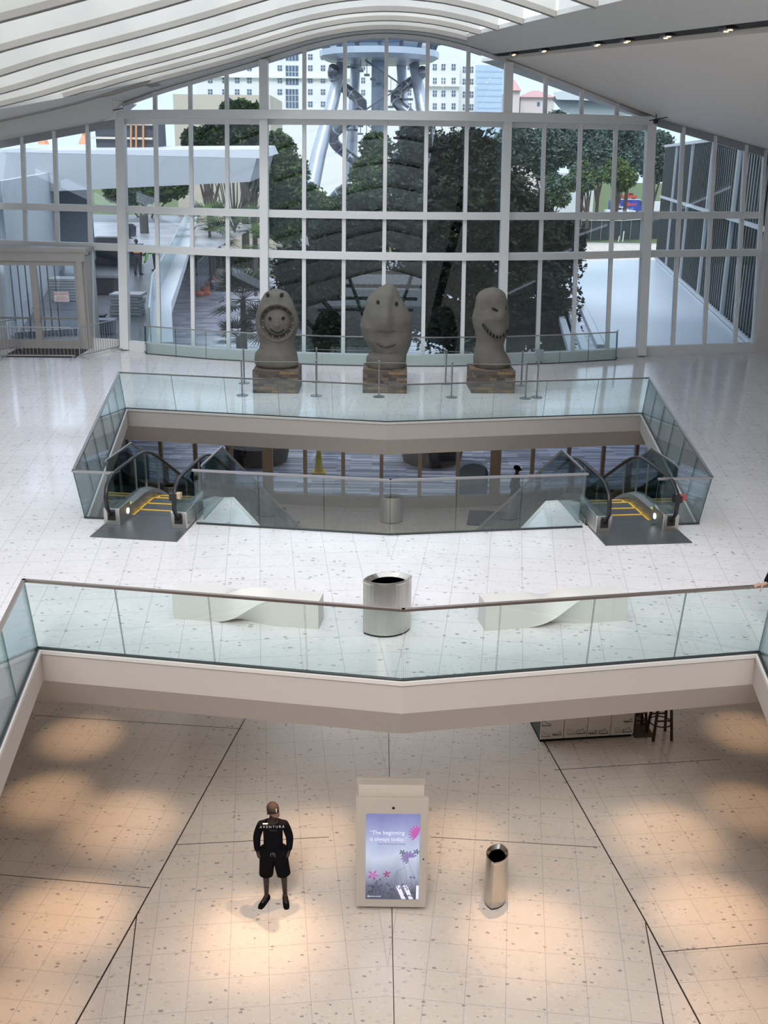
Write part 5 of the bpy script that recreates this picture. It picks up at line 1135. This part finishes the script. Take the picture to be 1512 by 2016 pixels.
facade_block('x', '', '', 236, 690, 842, 80, HW, [(x, y, 7, 9, 2, 2) for x in (700, 715, 790, 806, 822) for y in (132, 158, 182, 208)], parent=ht)
facade_block('x', '', '', 232, 840, 906, 107, HW, [(x, y, 7, 10, 2, 2) for x in (856, 873, 893) for y in (132, 159, 184, 209)], parent=ht)
facade_block('x', '', '', 238, 905, 937, 116, HW, [(x, y, 7, 10, 2, 2) for x in (915, 928) for y in (137, 161, 186, 211)], parent=ht)
b = MB(); O = Vector(ht.location)
for x0, x1, y, Y in ((384, 700, 240 * 0 + 150, 239.5), (840, 937, 168, 231.5)):
    a = aty(x0, y, Y) - O; c = aty(x1, y, Y) - O
    b.bar(a, Vector((c.x, c.y, a.z)), .5, .35)
b.build('cornice', HW, ht)
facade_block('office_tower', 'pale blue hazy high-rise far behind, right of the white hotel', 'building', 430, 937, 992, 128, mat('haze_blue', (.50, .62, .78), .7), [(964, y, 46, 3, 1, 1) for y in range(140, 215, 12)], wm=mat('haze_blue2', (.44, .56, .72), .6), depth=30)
cb = facade_block('villa', 'pale pink building with a small square tower and tiled roofs, in the upper right panes', 'building', 310, 1025, 1092, 190, mat('villa_pink', (.72, .62, .62), .7), [(1075, 205, 5, 7, 1, 1), (1060, 205, 5, 7, 1, 1)])
facade_block('x', '', '', 305, 1003, 1024, 178, mat('villa_pink', (.72, .62, .62), .7), [], parent=cb); O = Vector(cb.location)
for x0, x1, y, Y in ((1000, 1027, 178, 304), (1020, 1096, 191, 309)):
    a = aty(x0, y, Y) - O; c = aty(x1, y, Y) - O; b = MB(); h = (3 if x1 - x0 < 40 else 2.0); b.rings([[Vector((a.x, a.y, a.z)), Vector((c.x, a.y, a.z)), Vector((c.x, a.y + 10, a.z)), Vector((a.x, a.y + 10, a.z))], [Vector((lerp(a.x, c.x, .4), a.y + 5, a.z + h)), Vector((lerp(a.x, c.x, .6), a.y + 5, a.z + h)), Vector((lerp(a.x, c.x, .6), a.y + 6, a.z + h)), Vector((lerp(a.x, c.x, .4), a.y + 6, a.z + h))]]); b.build('roof', mat('roof_pink', (.62, .36, .36), .7), cb)
facade_block('cream_building', 'windowless cream building behind the bare tree and palms, left windows', 'building', 128, 340, 532, 185, mat('cream_wall', (.56, .50, .40), .7), [], depth=14)
facade_block('low_house', 'low grey-roofed house behind the lawn trees, right windows', 'building', 235, 1080, 1172, 340, mat('house_white', (.62, .64, .66), .6), [(1110, 372, 40, 10, 4, 1)], depth=12)
# construction fence behind gravel
a = P0(1142, 474); c = P0(1296, 470); t = thing('screened_fence', 'dark screened construction fence behind the pale gravel, right windows', 'fence', (a.x, a.y, 0)); d_ = c - a
b = MB(); b.bar((0, 0, 1.4), (d_.x, d_.y, 1.4), .06, 2.8); b.build('screen', mat('fence_screen', (.025, .035, .04), .7), t)
for k in range(9): b = MB(); q = d_ * (k / 8); b.tube([(q.x, q.y - .1, 0), (q.x, q.y - .1, 3.0)], .05, 6); b.build('post', GALV, t)
b = MB(); b.tube([(0, -.2, 2.9), (d_.x * .5, d_.y * .5 - .2, 2.75), (d_.x, d_.y - .2, 3.05)], .05, 5); b.build('cable', mat('cable_pale', (.6, .6, .6), .5), t)
for x, lab in ((1209, 'short white pipe stub on the gravel, left one'), (1217, 'taller white pipe stub on the gravel, right one')):
    p = P0(x, 473); b = MB(); b.tube([(0, 0, 0), (.1, 0, .8 if x < 1212 else 1.5)], .09, 8); o = b.build('pipe_stub', mat('pipe_white', (.65, .65, .63), .5)); o.location = (p.x, p.y - 3, 0); tag(o, lab, 'pipe', 'white pipes on the gravel')
# vehicles
def vehicle(name, lab, x0, x1, yb, hgt, body, kind, cat='van'):
    a = atz(x0, yb, 0); c = atz(x1, yb, 0); L = c.x - a.x; Y = a.y; t = thing(name, lab, cat, ((a.x + c.x) / 2, Y, 0)); W_ = 1.9
    prof = {'van': [(-.5, .25), (.5, .25), (.5, .55), (.44, .62), (.36, .97), (.30, 1), (-.47, 1), (-.5, .9)], 'pickup': [(-.5, .3), (.5, .3), (.5, .62), (.28, .66), (.16, 1), (-.10, 1), (-.17, .68), (-.5, .68)]}[kind]
    b = MB(); b.rings([[Vector((u * L, -W_ / 2, v * hgt)) for u, v in prof], [Vector((u * L, W_ / 2, v * hgt)) for u, v in prof]]); b.build('body', body, t)
    for u in (-.32, .32):
        for s in (-1, 1): b = MB(); b.tube([(u * L, s * W_ / 2 - .12, .36), (u * L, s * W_ / 2 + .08 * s, .36)], .36, 14); b.build('wheel', BLACK, t)
    q = {'van': ((.36, .46, .62, .9), ), 'pickup': ((-.09, .02, .7, .93), (.04, .2, .7, .93))}[kind]
    for u0, u1, v0, v1 in q: b = MB(); b.box(((u0 + u1) / 2 * L, -W_ / 2 - .01, (v0 + v1) / 2 * hgt), ((u1 - u0) * L, .03, (v1 - v0) * hgt)); b.build('window', mat('car_glass', (.04, .05, .07), .1), t)
    return t, L, W_, hgt
t, L, W_, h = vehicle('delivery_van', 'blue delivery van with a red round emblem parked behind the fence, right windows', 1198, 1262, 421, 3.1, mat('van_blue', (.04, .06, .36), .35), 'van')
b = MB(); b.box((-.05 * L, 0, h + .03), (.85 * L, 1.8, .1)); b.build('roof', mat('van_white', (.72, .74, .78), .4), t)
b = MB(); b.tube([(.02 * L, -.97, .68 * h), (.02 * L, -1.0, .68 * h)], .42, 18); b.build('emblem', mat('emblem_red', (.65, .06, .06), .5), t)
b = MB(); b.box((.17 * L, -.97, .72 * h), (1.5, .02, .16)); b.box((.17 * L, -.97, .62 * h), (1.3, .02, .12)); b.build('lettering', mat('letter_red', (.6, .12, .2), .5), t)
b = MB(); b.tube([(-.27 * L, -.965, .62 * h), (-.27 * L, -.98, .62 * h)], .5, 12); b.box((-.27 * L, -.97, .35 * h), (1.5, .02, .6)); b.build('graphic', mat('graphic_pale', (.30, .42, .70), .5), t)
vehicle('pickup_truck', 'white pickup truck in front of the blue van', 1190, 1246, 425, 1.9, mat('van_white', (.72, .74, .78), .4), 'pickup', 'truck')
vehicle('white_van', 'white van parked right of the blue van, behind the right window column', 1264, 1312, 421, 2.7, mat('van_white', (.72, .74, .78), .4), 'van')
vehicle('red_truck', 'small red truck far behind the blue van', 1224, 1250, 394, 2.2, mat('truck_red', (.6, .08, .05), .5), 'pickup', 'truck')

# slide tower
TY = 90; SLV = mat('tower_steel', (.50, .55, .62), .35, .6); TD = mat('tower_dark', (.10, .12, .15), .4, .6)
def TP_(x, y, dy=0): return aty(x, y, TY + dy) - TO
c0 = aty(745, 300, TY); t = thing('slide_tower', 'tall steel tower with glazed round deck, spiral tube slides and stairs outside', 'tower', (c0.x, TY, 0)); TO = Vector(t.location)
zd = aty(745, 122, TY).z; zt = aty(745, 60, TY).z; n8 = 16
def oct_(r, z, ox=0): return [Vector((ox + r * cos(2 * pi * k / n8), r * sin(2 * pi * k / n8), z)) for k in range(n8)]
b = MB(); b.rings([oct_(4.2, zd), oct_(4.75, zd + .3), oct_(4.75, zd + .75), oct_(4.4, zd + .75)]); b.build('deck', SLV, t)
b = MB(); b.rings([oct_(4.3, zd + .75), oct_(4.9, zt)], 0, False, False); b.build('deck_glass', glass('deck_glass', (.28, .38, .50), .12, .0, .6), t)
b = MB()
for k in range(n8): b.bar(oct_(4.34, zd + .75)[k], oct_(4.94, zt)[k], .22, .22)
b.build('deck_posts', TD, t)
b = MB(); b.rings([oct_(4.9, zt), oct_(4.9, zt + .5)]); b.build('deck_roof', SLV, t)
for i, pts in enumerate(([(672, 126, 0), (655, 200, -1), (628, 300, -2), (608, 400, -3)], [(815, 126, 0), (832, 215, -1), (862, 330, -2), (885, 420, -3)], [(700, 126, 3), (694, 260, 4), (688, 420, 5)], [(790, 126, 3), (796, 260, 4), (802, 420, 5)])):
    P = [TP_(*p) for p in pts]; e = P[-1] + (P[-1] - P[-2]) * 3; k = P[-1].z / max(.01, (P[-1].z - e.z)); e = P[-1].lerp(e, min(1, k)); b = MB(); b.tube(P + [e], [.42, .5, .58, .62, .62][:len(P) + 1] if len(P) == 4 else [.4, .45, .5, .5], 12); b.build('leg', SLV, t, smooth=True)
for i, s in enumerate((-1, 1)):
    P = []; zz0 = zd - .6; zz1 = 2.0
    for k in range(70):
        q = k / 69; a = pi * (.5 - s * .5) + s * q * 2 * pi * 3.2 + .4; P.append(Vector((s * 2.5 + cos(a) * 1.15, -1.0 + sin(a) * 1.15, lerp(zz0, zz1, q))))
    b = MB(); b.tube(P, .42, 10); b.build('slide_tube', mat('slide_tube_grey', (.16, .18, .20), .3, .7), t, smooth=True)
    b = MB()
    for k in range(2, 68, 3): d_ = (P[k + 1] - P[k]).normalized(); b.tube([P[k] - d_ * .04, P[k] + d_ * .04], .47, 10)
    b.build('slide_rings', SLV, t)
b = MB(); b.box((0, 0.1, zd / 2), (1.2, 1.2, zd)); b.build('core', mat('core_glass_grey', (.30, .36, .46), .3), t)
for k in range(7):
    z0 = 1.5 + k * (zd - 2) / 7; z1 = z0 + (zd - 2) / 7; s = 1 if k % 2 else -1; b = MB()
    for q in range(9): b.box((s * lerp(-1.9, 1.9, q / 8), -1.5 + .0, lerp(z0, z1, q / 8)), (.42, 1.0, .12))
    b.build('stair_flight', TD, t)
    b = MB()
    for dy in (-2.02, -.98):
        for q in range(9): x = s * lerp(-1.9, 1.9, q / 8); z = lerp(z0, z1, q / 8); b.bar((x, dy, z), (x, dy, z + 1.0), .035, .035, up=(0, 1, 0))
        b.bar((-s * 1.9, dy, z0 + 1), (s * 1.9, dy, z1 + 1), .06, .06)
    b.box((s * 2.3, -1.5, z1), (.8, 1.2, .12)); b.build('stair_rail', TD, t)
# small things by the windows
for px, py, lab in ((214, 223, 'small black security camera on the ceiling above the left window column'), (1291, 239, 'small black security camera on the ceiling right of the right window column')):
    p = aty(px, py, 37.3); t = thing('security_camera', lab, 'camera', p, 0, 'black ceiling cameras')
    b = MB(); b.tube([(0, 0, .22), (0, 0, .06)], .02, 6); b.bar((-.22, 0, .02), (.5, 0, .16), .03, .03); b.build('arm', BLACK, t); b = MB(); b.lathe([(.02, -.09), (.08, -.05), (.09, .03), (.05, .08)], n=12); b.build('housing', BLACK, t)
p = atz(1061, 713, UF); t = thing('info_panel', 'small pale panel on a thin stand before the curved railing, right of the slit-eyed head', 'sign', (p.x, p.y, UF))
b = MB(); b.box((0, 0, .24), (.28, .03, .40)); b.build('panel', mat('panel_pale', (.62, .62, .66), .5), t); b = MB(); b.box((0, 0, .02), (.2, .16, .04)); b.build('base', mat('post_grey', (.3, .3, .3), .4), t)
